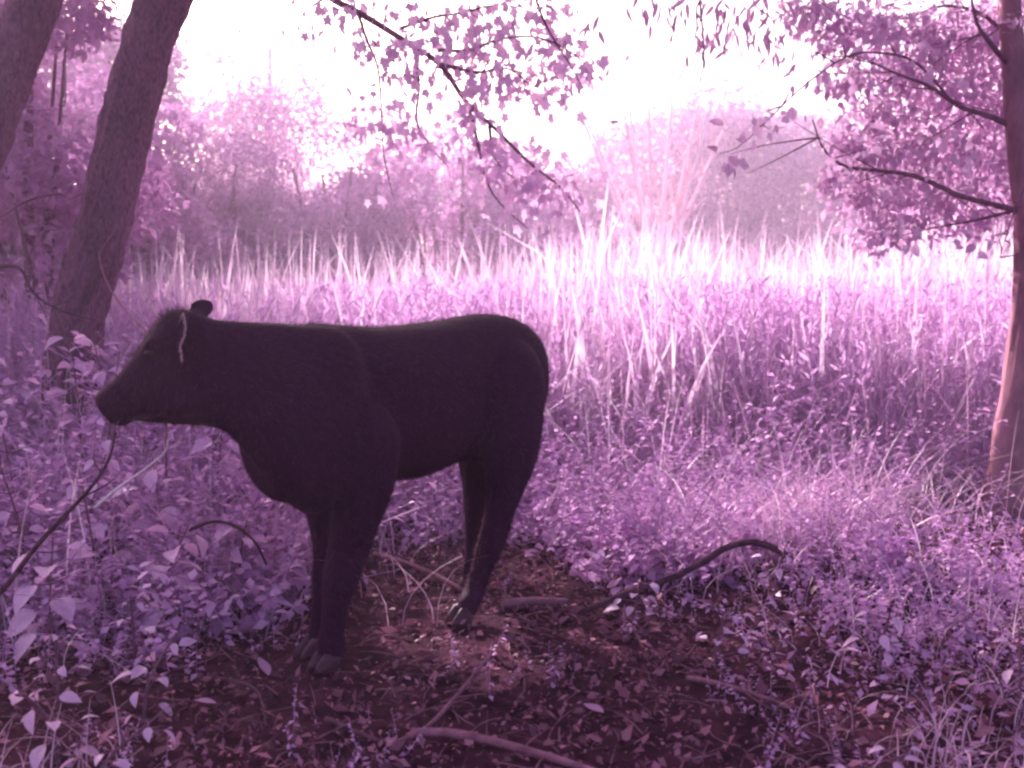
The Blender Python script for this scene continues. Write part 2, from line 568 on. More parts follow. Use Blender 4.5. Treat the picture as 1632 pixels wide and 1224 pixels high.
# bare pink shrub with pale stems
t = thing('bare_shrub', 'leafless pink shrub with pale forked stems standing in the reeds', 'shrub')
YS = 21.5
base = np.array([X_(1042, YS), YS, 0])
t.location = base
tw = Soup()
for k in range(9):
    a = rng.uniform(0, 6.283)
    sprd = rng.uniform(.45, 1.5)
    fx = -1.6 + 3.1 * k / 8 + rng.normal(0, .15)
    side = math.copysign(1, fx)
    top = np.array([fx, .7 * math.sin(a), 5.3 - .35 * abs(fx) + rng.normal(0, .25)])
    path = spline([(fx * .05, 0, 0), (.10 * fx, .1 * top[1], 1.5), (top[0] * .48, top[1] * .5, 2.9 + rng.normal(0, .15)), top], 12)
    s = Soup()
    V, T, Q = tube(path, np.linspace(.13 if k in (3, 5) else .075, .02, 12), 7)
    s.add(V, T, Q)
    s.build('stem', M['stem_pale'], t, True)
    for j in range(14):
        i = rng.integers(6, 12)
        p = path[i]
        e = p + np.array([rng.normal(fx * .12, .2), rng.normal(0, .25), rng.uniform(.4, 1.0)])
        V, T, Q = tube(spline([p, (p + e) / 2 + rng.normal(0, .06, 3), e], 5), np.linspace(.012, .004, 5), 4)
        tw.add(V, T, Q)
        for q in range(3):
            p2 = p + (e - p) * rng.uniform(.3, .9)
            e2 = p2 + np.array([rng.normal(0, .2), rng.normal(0, .2), rng.uniform(.2, .6)])
            V, T, Q = tube(np.array([p2, e2]), np.array([.008, .003]), 3)
            tw.add(V, T, Q)
tw.build('twig', M['stem_pink'], t, True)['kind'] = 'stuff'


# ------------------------------------------------------------------ the three leaning trees on the left
SD = np.array(SUN_DIR)
GAPS = [((-.36, 3.95, 0), .15), ((-.25, 3.85, 0), .13), ((-.45, 3.85, .5), .10), ((1.6, 3.9, .1), .15), ((2.3, 4.3, .1), .2), ((.0, 3.5, 0), .10), ((.55, 3.75, 0), .12), ((.6, 2.75, 0), .12), ((-.4, 2.9, 0), .07), ((1.0, 3.2, 0), .08), ((1.9, 4.6, 0), .12), ((-0.04, 3.87, .0), .17), ((.22, 3.80, .0), .14), ((-.25, 3.95, 0), .12), ((2.92, 6.3, .35), .22), ((2.95, 6.3, .8), .22), ((2.98, 6.3, 1.1), .2),
        ((-.62, 3.86, .42), .10), ((-.19, 4.4, .25), .18), ((-.19, 4.4, .1), .18), ((.1, 3.84, 0), .16), ((.34, 3.76, 0), .13), ((-.14, 3.9, 0), .15), ((2.2, 5.2, 0), .22), ((2.6, 5.4, 0), .2), ((-1.1, 4.0, .1), .1), ((1.3, 2.9, 0), .16), ((1.5, 5.9, .4), .25), ((-1.55, 4.3, .5), .1)]


def sun_gaps(pts):
    """holes cut in the unseen crowns so that sun reaches chosen spots"""
    keep = np.ones(len(pts), bool)
    for c, r in GAPS:
        v = pts - np.array(c)
        d = v - (v @ SD)[:, None] * SD
        keep &= np.linalg.norm(d, axis=1) > r
    return pts[keep]


def off_frame(pts, m=25):
    pts = sun_gaps(pts)
    px, py, d = proj(pts)
    inside = (d > .1) & (px > -m * 2) & (px < 1632 + m * 2) & (py > -m) & (py < 1224 + m)
    return pts[~inside]


def leaning_tree(label, cl_path, radii, crown, n, rough_seed, size=.15, nclump=22):
    t = thing('leaning_tree', label, 'tree', None)
    p = spline(cl_path, 90)
    r = spline([[a] for a in radii], 90)[:, 0]
    t.location = (p[0][0], p[0][1], 0)
    off = np.array(t.location)
    V, T, Q = tube(p - off, r, 48, .22, rough_seed, 9.0)
    s = Soup()
    s.add(V, T, Q)
    s.build('trunk', M['bark'], t, True)
    cx, cy_, cz, rx, ry, rz = crown
    cl = []
    for i in range(nclump):
        d = rng.normal(size=3)
        d /= np.linalg.norm(d)
        q = rng.random() ** .4
        rr = rng.uniform(.9, 1.6)
        cl.append((cx + d[0] * rx * .8 * q, cy_ + d[1] * ry * .8 * q, cz + d[2] * rz * .7 * q, rr, rr, rr * .6))
    lim = Soup()
    for c in cl[:14]:
        e = np.array(c[:3])
        b = p[-1 - rng.integers(0, 8)]
        mid = (b + e) / 2 + rng.normal(0, .25, 3) + np.array([0, 0, .3])
        pa = spline([b, mid, e], 10)
        px, py, dd = proj(pa)
        if ((py > -30) & (px > 0) & (px < 1632)).sum() > 2:
            continue
        V, T, Q = tube(pa - off, np.linspace(.07, .015, 10), 7)
        lim.add(V, T, Q)
    if lim.n:
        lim.build('limb', M['bark'], t, True)
    pts = off_frame(crown_points(cl, n, .2))
    leaf_cloud('crown', pts - off, size, M['leaf_canopy'], t)['kind'] = 'stuff'
    return t, p, off


big, big_p, big_off = leaning_tree(
    'thick dark leaning trunk in full view left of the cow',
    [P(98, 640, 7.0) * [1, 1, 0] + [0, 0, -.1], P(122, 520, 7.0), P(158, 390, 7.0), P(192, 240, 7.0), P(224, 110, 7.0), P(262, 0, 7.0), P(322, -150, 7.1), P(420, -420, 7.3)],
    [.205, .170, .168, .166, .164, .166, .15, .10], (-1.3, 6.9, 6.7, 4.6, 5.6, 2.2), 17000, 1.0, .15, 34)  # crown out of view, stretched towards the camera to shade the foreground
mid_t, _, _ = leaning_tree(
    'dark leaning trunk cut by the top left corner',
    [P(-150, 640, 6.2) * [1, 1, 0] + [0, 0, -.1], P(-105, 420, 6.2), P(-42, 260, 6.2), P(16, 110, 6.2), P(56, 0, 6.2), P(108, -150, 6.3), P(160, -420, 6.6)],
    [.20, .16, .145, .135, .13, .125, .10], (-5.0, 10.8, 6.5, 3.7, 3.6, 2.3), 11000, 7.0, .16)  # crown out of view, shifted off its trunk to shade the left undergrowth
far_t, _, _ = leaning_tree(
    'slender dark trunk just showing in the extreme top left corner',
    [P(-110, 560, 12.0) * [1, 1, 0] + [0, 0, -.1], P(-60, 300, 12), P(-14, 80, 12), P(8, 0, 12), P(70, -160, 12), P(180, -420, 12.2)],
    [.2, .16, .13, .125, .12, .09], (-2.9, 13.8, 8.3, 4.4, 4.0, 2.2), 8500, 13.0, .16)

# drooping limb of the big leaning tree: star-shaped leaves, countable
limb_px = [(345, -150, 7.1), (450, -60, 6.9), (530, -2, 6.7), (575, 22, 6.6), (640, 62, 6.5), (700, 102, 6.4), (745, 165, 6.4), (792, 208, 6.3), (842, 258, 6.2), (895, 300, 6.2), (925, 338, 6.2)]
lp = spline([P(*q) for q in limb_px], 40)
V, T, Q = tube(lp - big_off, np.linspace(.028, .004, 40), 8, .08, 3)
s = Soup()
s.add(V, T, Q)
tw_px = [
    [(570, 20, 6.6), (585, 65, 6.55), (602, 108, 6.5), (608, 180, 6.5), (612, 250, 6.5), (626, 312, 6.5)],
    [(662, 78, 6.5), (668, 140, 6.4), (664, 195, 6.4), (690, 238, 6.4), (716, 268, 6.4)],
    [(748, 172, 6.4), (762, 230, 6.3), (772, 280, 6.3), (795, 322, 6.3), (842, 365, 6.3)],
    [(780, 200, 6.3), (785, 240, 6.3), (800, 268, 6.3), (828, 290, 6.3)],
    [(640, 45, 6.5), (690, 28, 6.4), (740, 20, 6.3), (790, 8, 6.2), (850, 15, 6.1)],
    [(700, 80, 6.4), (745, 80, 6.3), (800, 62, 6.2), (860, 60, 6.1), (920, 90, 6.0), (950, 130, 6.0)],
    [(700, 102, 6.4), (760, 115, 6.3), (810, 110, 6.2), (850, 140, 6.1)],
    [(840, -120, 6.0), (850, -20, 6.0), (870, 40, 6.0), (900, 90, 5.95), (935, 150, 5.9)],
    [(520, -5, 6.7), (500, 8, 6.65), (490, 15, 6.6)],
]
twp = []
for q in tw_px:
    pa = spline([P(*k) for k in q], 16)
    twp.append(pa)
    V, T, Q = tube(pa - big_off, np.linspace(.012, .003, 16), 5)
    s.add(V, T, Q)
paths_all = np.concatenate(twp + [lp])
for (px, py) in [(520, 12), (585, 10), (600, 60), (575, 75), (640, 95), (625, 120), (660, 20), (700, 45), (745, 20), (705, 75), (750, 40), (790, 50), (820, 20), (870, 20), (865, 70), (905, 85), (930, 110), (900, 130), (750, 70), (760, 95), (790, 115), (775, 135), (840, 120), (850, 150), (815, 130), (680, 140), (735, 160)]:
    for k in range(3):
        e = P(px + rng.normal(0, 22), py + rng.normal(0, 18), rng.uniform(6.0, 6.7))
        b = paths_all[np.argmin(np.linalg.norm(paths_all - e, axis=1) + rng.uniform(0, .06, len(paths_all)))]
        V, T, Q = tube(spline([b, (b + e) / 2 + rng.normal(0, .03, 3), e], 6) - big_off, np.linspace(.004, .0015, 6), 4)
        s.add(V, T, Q)
limb = s.build('limb', M['twig'], big, True)

star_meshes = []
for k in range(4):
    V, T = L_STAR
    V = V.copy()
    V[:, 2] += rng.normal(0, .035, len(V))
    V[:, 0] *= rng.uniform(.6, 1.0)
    V[1:11, :2] += rng.normal(0, .05, (10, 2))
    V[:, 2] -= .5 * (V[:, 1] - .3) ** 2 + .4 * np.abs(V[:, 0]) ** 1.5
    o = obj('leaf', V, T, M['leaf_star'], limb)
    star_meshes.append(o.data)
    bpy.data.objects.remove(o)


def put_leaf(data, loc, sc, parent, hang=True):
    o = bpy.data.objects.new('leaf', data)
    COL.objects.link(o)
    o.parent = parent
    o.location = loc
    o.scale = (sc, sc, sc)
    o.rotation_euler = (rng.uniform(-1.75, -.75) if hang else rng.uniform(-.6, .5), rng.normal(0, .45), rng.uniform(0, 6.283))
    return o


# leaf clusters along the limb and twigs (pixel centre, spread, count)
cl = [(520, 12, 26, 6), (585, 10, 26, 10), (600, 60, 26, 8), (575, 75, 14, 4), (640, 95, 26, 9), (625, 120, 20, 5), (660, 20, 28, 10), (700, 45, 28, 12), (745, 20, 30, 14),
      (705, 75, 25, 8), (750, 40, 26, 9), (790, 50, 30, 12), (820, 20, 30, 12), (870, 20, 26, 10), (865, 70, 30, 14), (905, 85, 26, 10), (930, 110, 22, 8), (900, 130, 25, 8),
      (690, 75, 20, 5), (750, 70, 24, 7), (760, 95, 25, 9), (790, 115, 26, 11), (775, 135, 26, 9), (840, 120, 26, 10), (850, 150, 20, 6), (815, 130, 20, 6), (650, 125, 22, 6), (680, 140, 20, 4), (735, 160, 18, 5)]
npart = 0
rest = []
for (px, py, sp, n) in cl:
    for k in range(n):
        p = P(px + rng.normal(0, sp * .8), py + rng.normal(0, sp * .6), rng.uniform(5.9, 6.8))
        put_leaf(star_meshes[rng.integers(4)], p - big_off, rng.uniform(.06, .12), limb)
        npart += 1
        for j in range(1):
            rest.append(P(px + rng.normal(0, sp * .95), py + rng.normal(0, sp * .75), rng.uniform(5.8, 6.9)))
for pa in twp + [lp]:
    for k in range(70 if pa is lp else 26):
        p = pa[rng.integers(3, len(pa))] + rng.normal(0, .11, 3)
        rest.append(p)
for (px, py, sp, n) in [(800, 230, 26, 40), (850, 270, 28, 60), (885, 300, 26, 40), (590, 195, 22, 30), (640, 215, 26, 30), (745, 185, 22, 30), (700, 215, 24, 24), (830, 300, 24, 24), (785, 265, 20, 20)]:
    for k in range(int(n * 1.15)):
        rest.append(P(px + rng.normal(0, sp * 1.1), py + rng.normal(0, sp * .6), rng.uniform(6.0, 6.8)))
rest = np.array(rest) - big_off
leaf_cloud('foliage', rest, .088, M['leaf_star'], limb, (L_STAR[0] * [.75, 1, 1], L_STAR[1]), (-1.9, -.3))['kind'] = 'stuff'


# ------------------------------------------------------------------ right-hand tree
def px_path(rows):
    return np.array([P(*q) for q in rows])


rt = thing('shade_tree', 'slim tree with dark leafy crown at the right edge', 'tree')
DR = 6.3
base = G(1606, 822)
rt.location = base
ro = base.copy()
p = spline([base + [0, 0, -.08], P(1612, 720, DR), P(1626, 600, DR), P(1642, 450, DR), P(1636, 330, DR), P(1622, 200, DR), P(1612, 60, DR), P(1600, -120, DR), P(1570, -420, DR)], 40)
rr = spline([[.155], [.115], [.10], [.09], [.082], [.072], [.065], [.05], [.02]], 40)[:, 0]
s = Soup()
V, T, Q = tube(p - ro, rr, 28, .16, 4.0, 6.0)
s.add(V, T, Q)
s.build('trunk', M['bark_right'], rt, True)
branches = [
    ([(1636, 340, 6.3), (1590, 328, 6.25), (1530, 312, 6.2), (1460, 281, 6.1), (1400, 272, 6.0), (1345, 264, 5.95), (1312, 236, 5.9), (1295, 190, 5.9)], .026),
    ([(1622, 205, 6.3), (1575, 185, 6.3), (1530, 170, 6.25), (1482, 138, 6.2), (1430, 118, 6.1), (1370, 90, 6.0)], .026),
    ([(1614, 110, 6.3), (1580, 70, 6.2), (1555, 30, 6.15), (1540, -60, 6.1)], .026),
    ([(1610, 60, 6.3), (1560, 20, 6.4), (1500, 10, 6.5), (1440, 30, 6.6), (1390, 20, 6.6)], .018),
    ([(1520, 165, 6.25), (1460, 100, 5.9), (1400, 84, 5.6), (1350, 90, 5.4), (1292, 128, 5.2), (1240, 175, 5.1), (1180, 232, 5.0), (1145, 245, 5.0)], .010),
    ([(1632, 300, 6.2), (1612, 350, 6.0), (1594, 410, 5.9)], .009),
    ([(1636, 330, 6.4), (1560, 350, 6.6), (1480, 365, 6.7), (1420, 380, 6.8)], .016),
]
for q, r0 in branches:
    pa = spline(px_path(q), 24)
    V, T, Q = tube(pa - ro, np.linspace(r0 * .78, r0 * .16, 24), 7, .06, r0 * 100)
    s = Soup()
    s.add(V, T, Q)
    tops = pa[5:]
    for k in range(9):
        b = tops[rng.integers(len(tops))]
        e = b + np.array([rng.normal(-.1, .2), rng.normal(0, .2), rng.normal(.05, .18)]) * (.35 if r0 < .015 else 1)
        V, T, Q = tube(spline([b, (b + e) / 2 + rng.normal(0, .02, 3), e], 5), np.linspace(.005, .002, 5), 4)
        s.add(V - ro, T, Q)
    s.build('branch', M['twig'], rt, True)
V, T = L_OV
ov = obj('leaf', V, T, M['leaf_right'], rt)
ov_data = ov.data
bpy.data.objects.remove(ov)
# near, separately visible leaves
for (px, py, sp, n, d) in [(1165, 245, 22, 9, 5.0), (1200, 215, 20, 8, 5.05), (1225, 195, 18, 7, 5.1), (1255, 165, 18, 6, 5.15), (1262, 130, 12, 4, 5.2), (1310, 120, 15, 5, 5.3), (1165, 270, 12, 3, 5.0),
                           (1330, 60, 30, 16, 6.0), (1300, 25, 26, 12, 6.0), (1380, 30, 30, 16, 6.0), (1345, 95, 18, 8, 5.8), (1400, 85, 30, 16, 5.8), (1370, 130, 24, 14, 5.8), (1380, 170, 24, 14, 5.8),
                           (1340, 190, 20, 10, 5.8), (1330, 300, 20, 14, 5.8), (1350, 350, 20, 14, 5.8), (1410, 385, 24, 16, 5.8), (1345, 250, 22, 12, 5.8), (1320, 215, 16, 8, 5.8), (1440, 60, 30, 14, 5.7), (1480, 390, 22, 12, 5.8), (1550, 380, 25, 12, 5.8),
                           (1500, 110, 40, 16, 5.6), (1560, 240, 40, 16, 5.6), (1460, 220, 40, 16, 5.6)]:
    for k in range(n):
        q = P(px + rng.normal(0, sp), py + rng.normal(0, sp * .7), d + rng.normal(0, .15))
        put_leaf(ov_data, q - ro, rng.uniform(.042, .078), rt, rng.random() < .6)
clp = []
for (px, py, r, d) in [(1480, 60, .30, 6.6), (1560, 60, .36, 6.7), (1620, 30, .36, 6.9), (1430, 110, .28, 6.6), (1500, 150, .34, 6.8), (1580, 170, .36, 7.0), (1400, 180, .24, 6.5), (1450, 230, .30, 6.7), (1530, 250, .34, 6.9), (1390, 250, .22, 6.5),
                       (1600, 260, .30, 7.1), (1370, 310, .22, 6.6), (1430, 310, .28, 6.8), (1500, 330, .30, 7.0), (1400, 370, .20, 6.6), (1560, 340, .26, 7.2), (1620, 120, .3, 7.0), (1350, 225, .14, 6.5), (1650, 300, .3, 7.2), (1700, 150, .5, 7), (1720, 330, .4, 7), (1340, 50, .22, 6.4), (1400, 40, .25, 6.5), (1290, 20, .2, 6.3), (1350, 130, .16, 6.3), (1330, 280, .14, 6.2)]:
    q = P(px, py, d)
    clp.append((*q, r, r * 1.5, r * .75))
leaf_cloud('foliage', crown_points(clp, 15000, .1) - ro, .062, M['leaf_right'], rt, L_SIMPLE, (-1.5, .2))['kind'] = 'stuff'
clp = []
for k in range(22):
    d = rng.normal(size=3)
    d /= np.linalg.norm(d)
    q = rng.random() ** .4
    clp.append((2.0 + d[0] * 2.6 * q, 6.3 + d[1] * 2.8 * q, 5.0 + d[2] * 1.5 * q, .9, .9, .6))
leaf_cloud('crown', off_frame(crown_points(clp, 6000, .2)) - ro, .12, M['leaf_right'], rt)['kind'] = 'stuff'

# sprays hanging into the top of the frame, from a tall tree standing to the right of the camera
tall = thing('overhanging_tree', 'tree out of frame whose pointed leaf sprays hang in the top centre', 'tree')
tb = np.array([4.6, 4.0, 0.0])
tall.location = tb
p = spline([(4.6, 4.0, -.1), (4.5, 4.1, 2.0), (4.1, 4.4, 4.2), (3.2, 4.9, 6.0)], 26)
s = Soup()
V, T, Q = tube(p - tb, np.linspace(.2, .07, 26), 16, .12, 8)
s.add(V, T, Q)
s.build('trunk', M['bark'], tall, True)
s = Soup()
arm = spline([(3.5, 4.75, 5.5), (2.6, 5.2, 4.6), P(1250, -140, 5.7), P(1180, -60, 5.7), P(1080, -30, 5.7), P(960, -60, 5.7)], 30)
V, T, Q = tube(arm - tb, np.linspace(.05, .012, 30), 7)
s.add(V, T, Q)
hang = [[(1180, -60, 5.7), (1115, 0, 5.6), (1110, 50, 5.6), (1090, 110, 5.6), (1075, 140, 5.6)], [(1115, 0, 5.6), (1122, 80, 5.6), (1118, 120, 5.6), (1110, 150, 5.6)],
        [(1250, -140, 5.7), (1200, -10, 5.6), (1230, 30, 5.6), (1250, 70, 5.5)], [(1080, -30, 5.7), (1040, 0, 5.6), (1020, 20, 5.6)], [(960, -60, 5.7), (950, 5, 5.6), (945, 35, 5.6)],
        [(1250, -140, 5.7), (1290, -20, 5.6), (1330, 20, 5.6)]]
for q in hang:
    pa = spline(px_path(q), 14)
    V, T, Q = tube(pa - tb, np.linspace(.007, .002, 14), 5)
    s.add(V, T, Q)
arm_o = s.build('branch', M['twig'], tall, True)
V, T = L_LONG
ld = obj('leaf', V, T, M['leaf_canopy'], arm_o)
ld_data = ld.data
bpy.data.objects.remove(ld)
for (px, py, sp, n) in [(1050, 10, 22, 16), (1090, 25, 24, 22), (1115, 55, 18, 16), (1145, 20, 24, 22), (1180, 30, 24, 22), (1200, 60, 20, 16), (1230, 65, 18, 14), (1150, 65, 16, 10), (1245, 90, 12, 8), (945, 38, 12, 8), (1020, 10, 14, 8), (1215, 15, 20, 14), (1280, 20, 18, 10)]:
    for k in range(n):
        q = P(px + rng.normal(0, sp), py + rng.normal(0, sp * .7), 5.6 + rng.normal(0, .15))
        o = put_leaf(ld_data, q - tb, rng.uniform(.055, .105), arm_o)
clp = []
for k in range(20):
    d = rng.normal(size=3)
    d /= np.linalg.norm(d)
    q = rng.random() ** .4
    clp.append((2.2 + d[0] * 2.8 * q, 4.4 + d[1] * 2.6 * q, 6.2 + d[2] * 1.0 * q, .9, .9, .6))
leaf_cloud('crown', off_frame(crown_points(clp, 13000, .2)) - tb, .14, M['leaf_canopy'], tall)['kind'] = 'stuff'  # unseen crown, spread and thickened overhead to darken the foreground


# ------------------------------------------------------------------ cow
def ring(top, bot, side, hw, n=26, wide=0.5, sq=2.3):
    """an egg-shaped cross-section between a top and a bottom point"""
    top, bot, side = (np.asarray(a, float) for a in (top, bot, side))
    mid = bot + (top - bot) * wide
    out = []
    for k in range(n):
        a = 2 * math.pi * k / n
        c, s_ = math.cos(a), math.sin(a)
        c2 = math.copysign(abs(c) ** (2 / sq), c)
        s2 = math.copysign(abs(s_) ** (2 / sq), s_)
        v = (top - mid) * s2 if s2 > 0 else (bot - mid) * -s2
        out.append(mid + v + side * hw * c2)
    return np.array(out)


def loft(rings):
    n = len(rings[0])
    V = np.concatenate(rings + [rings[0].mean(0)[None], rings[-1].mean(0)[None]])
    Q, T = [], []
    for i in range(len(rings) - 1):
        for k in range(n):
            k2 = (k + 1) % n
            Q.append((i * n + k, i * n + k2, (i + 1) * n + k2, (i + 1) * n + k))
    b = len(rings) * n
    for k in range(n):
        k2 = (k + 1) % n
        T.append((b, k2, k))
        T.append((b + 1, (len(rings) - 1) * n + k, (len(rings) - 1) * n + k2))
    return V, np.array(T), np.array(Q)


YAW = R(51)
CF = np.array([-math.cos(YAW), -math.sin(YAW), 0])     # the way the cow's body points
CL = np.array([-CF[1], CF[0], 0])                      # its left, the side we see
CO = np.array([-0.25, 4.60, 0.0])
UZ = np.array([0, 0, 1.0])


def cw(x, l, z):
    return CO + x * CF + l * CL + z * UZ


cow = thing('cow', 'black cow standing in profile with its head up, facing left', 'cow')
cow.location = CO
body = Soup()
# torso stations: x, top, bottom, half width, height of widest point
st = [(-.53, 1.00, .84, .06, .5), (-.50, 1.11, .76, .135, .55), (-.43, 1.19, .70, .19, .6), (-.31, 1.245, .68, .225, .62), (-.15, 1.258, .68, .24, .6), (.06, 1.238, .625, .25, .5), (.30, 1.225, .585, .26, .45),
      (.48, 1.222, .59, .262, .45), (.64, 1.235, .575, .248, .48), (.78, 1.245, .56, .232, .5), (.90, 1.235, .565, .21, .5), (1.0, 1.20, .60, .18, .5), (1.07, 1.14, .68, .13, .5)]
rings = []
cols = spline([list(a) for a in st], 40)
for x, zt, zb, hw, wd in cols:
    rings.append(ring(cw(x, 0, zt), cw(x, 0, zb), CL, max(.02, hw), 30, wd, 2.35))
body.add(*loft(rings))
# neck
nk = [(P(570, 560, 4.02), P(530, 780, 3.9), .12), (P(535, 523, 3.93), P(495, 822, 3.78), .18), (P(480, 517, 3.82), P(440, 784, 3.66), .165), (P(420, 513, 3.72), P(395, 728, 3.62), .14), (P(370, 511, 3.66), P(362, 690, 3.60), .12), (P(330, 508, 3.62), P(335, 680, 3.60), .11)]
rings = []
for i, (a, b, hw) in enumerate(nk):
    k = i / (len(nk) - 1)
    d = CF * (1 - k) + np.array([-1.0, -.12, 0]) * k
    d[2] = 0
    d /= np.linalg.norm(d)
    rings.append((a, b, hw, np.array([-d[1], d[0], 0])))
rows = spline([np.concatenate([a, b, [hw], sd]) for a, b, hw, sd in rings], 16)
body.add(*loft([ring(r_[:3], r_[3:6], r_[7:10], r_[6], 26, .5, 2.2) for r_ in rows]))
# head
HD = np.array([-1.0, -.10, 0])
HD /= np.linalg.norm(HD)
HS = np.array([-HD[1], HD[0], 0])
hd = [((338, 506), (345, 676), .105), ((305, 495), (322, 679), .108), ((278, 489), (298, 678), .108), ((262, 498), (278, 677), .108), ((242, 521), (258, 675), .105), ((219, 555), (236, 673), .086), ((195, 588), (216, 671), .070), ((180, 606), (207, 675), .070), ((166, 616), (198, 681), .072), ((155, 625), (190, 681), .066), ((150, 633), (180, 674), .052), ((150, 640), (172, 666), .035)]
rows = spline([np.concatenate([P(a[0], a[1], 3.60), P(b[0], b[1], 3.60), [hw]]) for a, b, hw in hd], 26)
body.add(*loft([ring(r_[:3], r_[3:6], HS, r_[6], 26, .5, 2.2) for r_ in rows]))
# brow ridge, jaw and eye sockets
for sgn in (1, -1):
    c = P(246, 548, 3.60) + HS * sgn * .088
    V, T, Q = tube(np.array([c + [-.02, 0, -.03], c + [.01, 0, .0], c + [.04, 0, .03]]), np.array([.018, .028, .02]), 10)
    body.add(V, T, Q)
    c = P(300, 645, 3.60) + HS * sgn * .075
    V, T, Q = tube(np.array([c + [-.06, 0, -.01], c, c + [.05, 0, .03]]), np.array([.025, .045, .035]), 12)
    body.add(V, T, Q)


def limb_tube(rows, squash=1.0):
    a, ra = np.asarray(rows[0][0], float), rows[0][1]
    dr = a - np.asarray(rows[1][0], float)
    dr /= np.linalg.norm(dr)
    rows = [(a + dr * ra * .95, ra * .25), (a + dr * ra * .7, ra * .68)] + list(rows)
    rows = spline([np.concatenate([q, [r]]) for q, r in rows], 30)
    return tube(rows[:, :3], rows[:, 3], 16)


gNF, gFF, gNH, gFH = G(524, 1064), G(503, 1042), G(738, 992), G(752, 942)
dNF, dFF, dNH, dFH = (proj(q[None])[2][0] for q in (gNF, gFF, gNH, gFH))
body.add(*limb_tube([(P(575, 700, 3.90), .15), (P(578, 775, 3.88), .118), (P(566, 835, 3.88), .088), (P(552, 890, 3.88), .078), (P(541, 932, dNF), .067), (P(536, 958, dNF), .053), (P(532, 985, dNF), .049), (P(529, 1012, dNF), .049), (P(527, 1034, dNF), .058), (gNF + [-.01, .0, .035], .040)]))
body.add(*limb_tube([(P(525, 740, 3.98), .13), (P(522, 815, 3.98), .085), (P(520, 870, 3.98), .055), (P(519, 925, dFF), .056), (P(514, 965, dFF), .042), (P(509, 1000, dFF), .041), (P(506, 1018, dFF), .049), (gFF + [-.01, 0, .035], .038)]))
body.add(*limb_tube([(P(800, 600, 4.64), .19), (P(806, 665, 4.56), .17), (P(812, 725, 4.48), .125), (P(803, 785, 4.46), .080), (P(791, 835, 4.43), .062), (P(784, 862, 4.42), .062), (P(769, 902, 4.41), .048), (P(756, 942, 4.40), .047), (P(746, 966, dNH), .049), (gNH + [0, 0, .035], .040)]))
body.add(*limb_tube([(P(775, 640, 4.72), .17), (P(768, 720, 4.72), .12), (P(760, 785, 4.74), .066), (P(757, 835, 4.74), .052), (P(757, 852, dFH), .048), (P(752, 885, dFH), .036), (P(750, 915, dFH), .042), (gFH + [0, 0, .035], .038)]))
# flank fold and brisket
body.add(*limb_tube([(cw(.14, .12, .80), .10), (cw(.05, .16, .72), .085), (cw(-.04, .17, .66), .06)]))
body.add(*limb_tube([(cw(.98, .0, .82), .11), (cw(.93, 0, .69), .10), (cw(.84, 0, .62), .07)]))
# sheath at the belly
body.add(*limb_tube([(cw(.16, .03, .68), .06), (cw(.24, .03, .63), .05), (cw(.32, .03, .625), .03)]))
bo = body.build('body', M['coat'], None, True)
md = bo.modifiers.new('r', 'REMESH')
md.mode = 'VOXEL'
md.voxel_size = 0.011
md.use_smooth_shade = True
sm = bo.modifiers.new('s', 'SMOOTH')
sm.factor = 0.5
sm.iterations = 25
dg = bpy.context.evaluated_depsgraph_get()
me = bpy.data.meshes.new_from_object(bo.evaluated_get(dg))
bpy.data.objects.remove(bo)
nv = len(me.vertices)
co = np.empty(nv * 3, dtype=np.float32)
me.vertices.foreach_get('co', co)
co = co.reshape(-1, 3) - CO
me.vertices.foreach_set('co', co.ravel().astype(np.float32))
me.polygons.foreach_set('use_smooth', np.ones(len(me.polygons), dtype=bool))
me.update()
bo = obj('body', None, None, None, cow, data=me)
me.materials.clear()
me.materials.append(M['coat'])


nf = 60000
pv = np.empty(len(me.vertices) * 3, dtype=np.float32)
me.vertices.foreach_get('co', pv)
pv = pv.reshape(-1, 3)
fn_ = np.empty(len(me.polygons) * 3, dtype=np.float32)
fc_ = np.empty(len(me.polygons) * 3, dtype=np.float32)
me.polygons.foreach_get('normal', fn_)
me.polygons.foreach_get('center', fc_)
fn_, fc_ = fn_.reshape(-1, 3), fc_.reshape(-1, 3)
pick = rng.integers(0, len(fc_), nf)
b, nn_ = fc_[pick] + rng.normal(0, .004, (nf, 3)), fn_[pick]
ok = b[:, 2] > .06
b, nn_ = b[ok], nn_[ok]
flow = np.tile(-CF * .8 + np.array([0, 0, -.7]), (len(b), 1)) + rng.normal(0, .25, (len(b), 3))
flow -= nn_ * np.sum(flow * nn_, 1)[:, None]
flow /= np.linalg.norm(flow, axis=1)[:, None] + 1e-6
ln = rng.uniform(.010, .024, len(b))[:, None]
poll = np.linalg.norm(b + CO - P(285, 497, 3.6), axis=1) < .07
ln[poll] *= 1.5
lift = rng.uniform(.16, .42, len(b))[:, None] * (1 + .6 * poll[:, None])
sd_ = np.cross(nn_, flow) * .0016
tipv = b + ln * (flow + nn_ * lift)
FV = np.stack([b - nn_ * .002 - sd_, b - nn_ * .002 + sd_, tipv], 1).reshape(-1, 3)
bw = b + CO
low = (b[:, 2] < rng.uniform(.26, .46, len(b))) & (b[:, 2] > .10) & (bw[:, 1] > 4.15) & (bw[:, 1] < 4.62) & (nn_ @ np.array([-.75, .35, .1]) > .1)  # sunward side of the hind leg only: sunlight put into the hair colour
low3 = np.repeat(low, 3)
obj('sunlit_leg_hair', FV[low3], np.arange(low3.sum()).reshape(-1, 3), M['fur_sunlit'], cow)['kind'] = 'stuff'
FV = FV[~low3]
obj('coat_hair', FV, np.arange(len(FV)).reshape(-1, 3), M['fur'], cow)['kind'] = 'stuff'


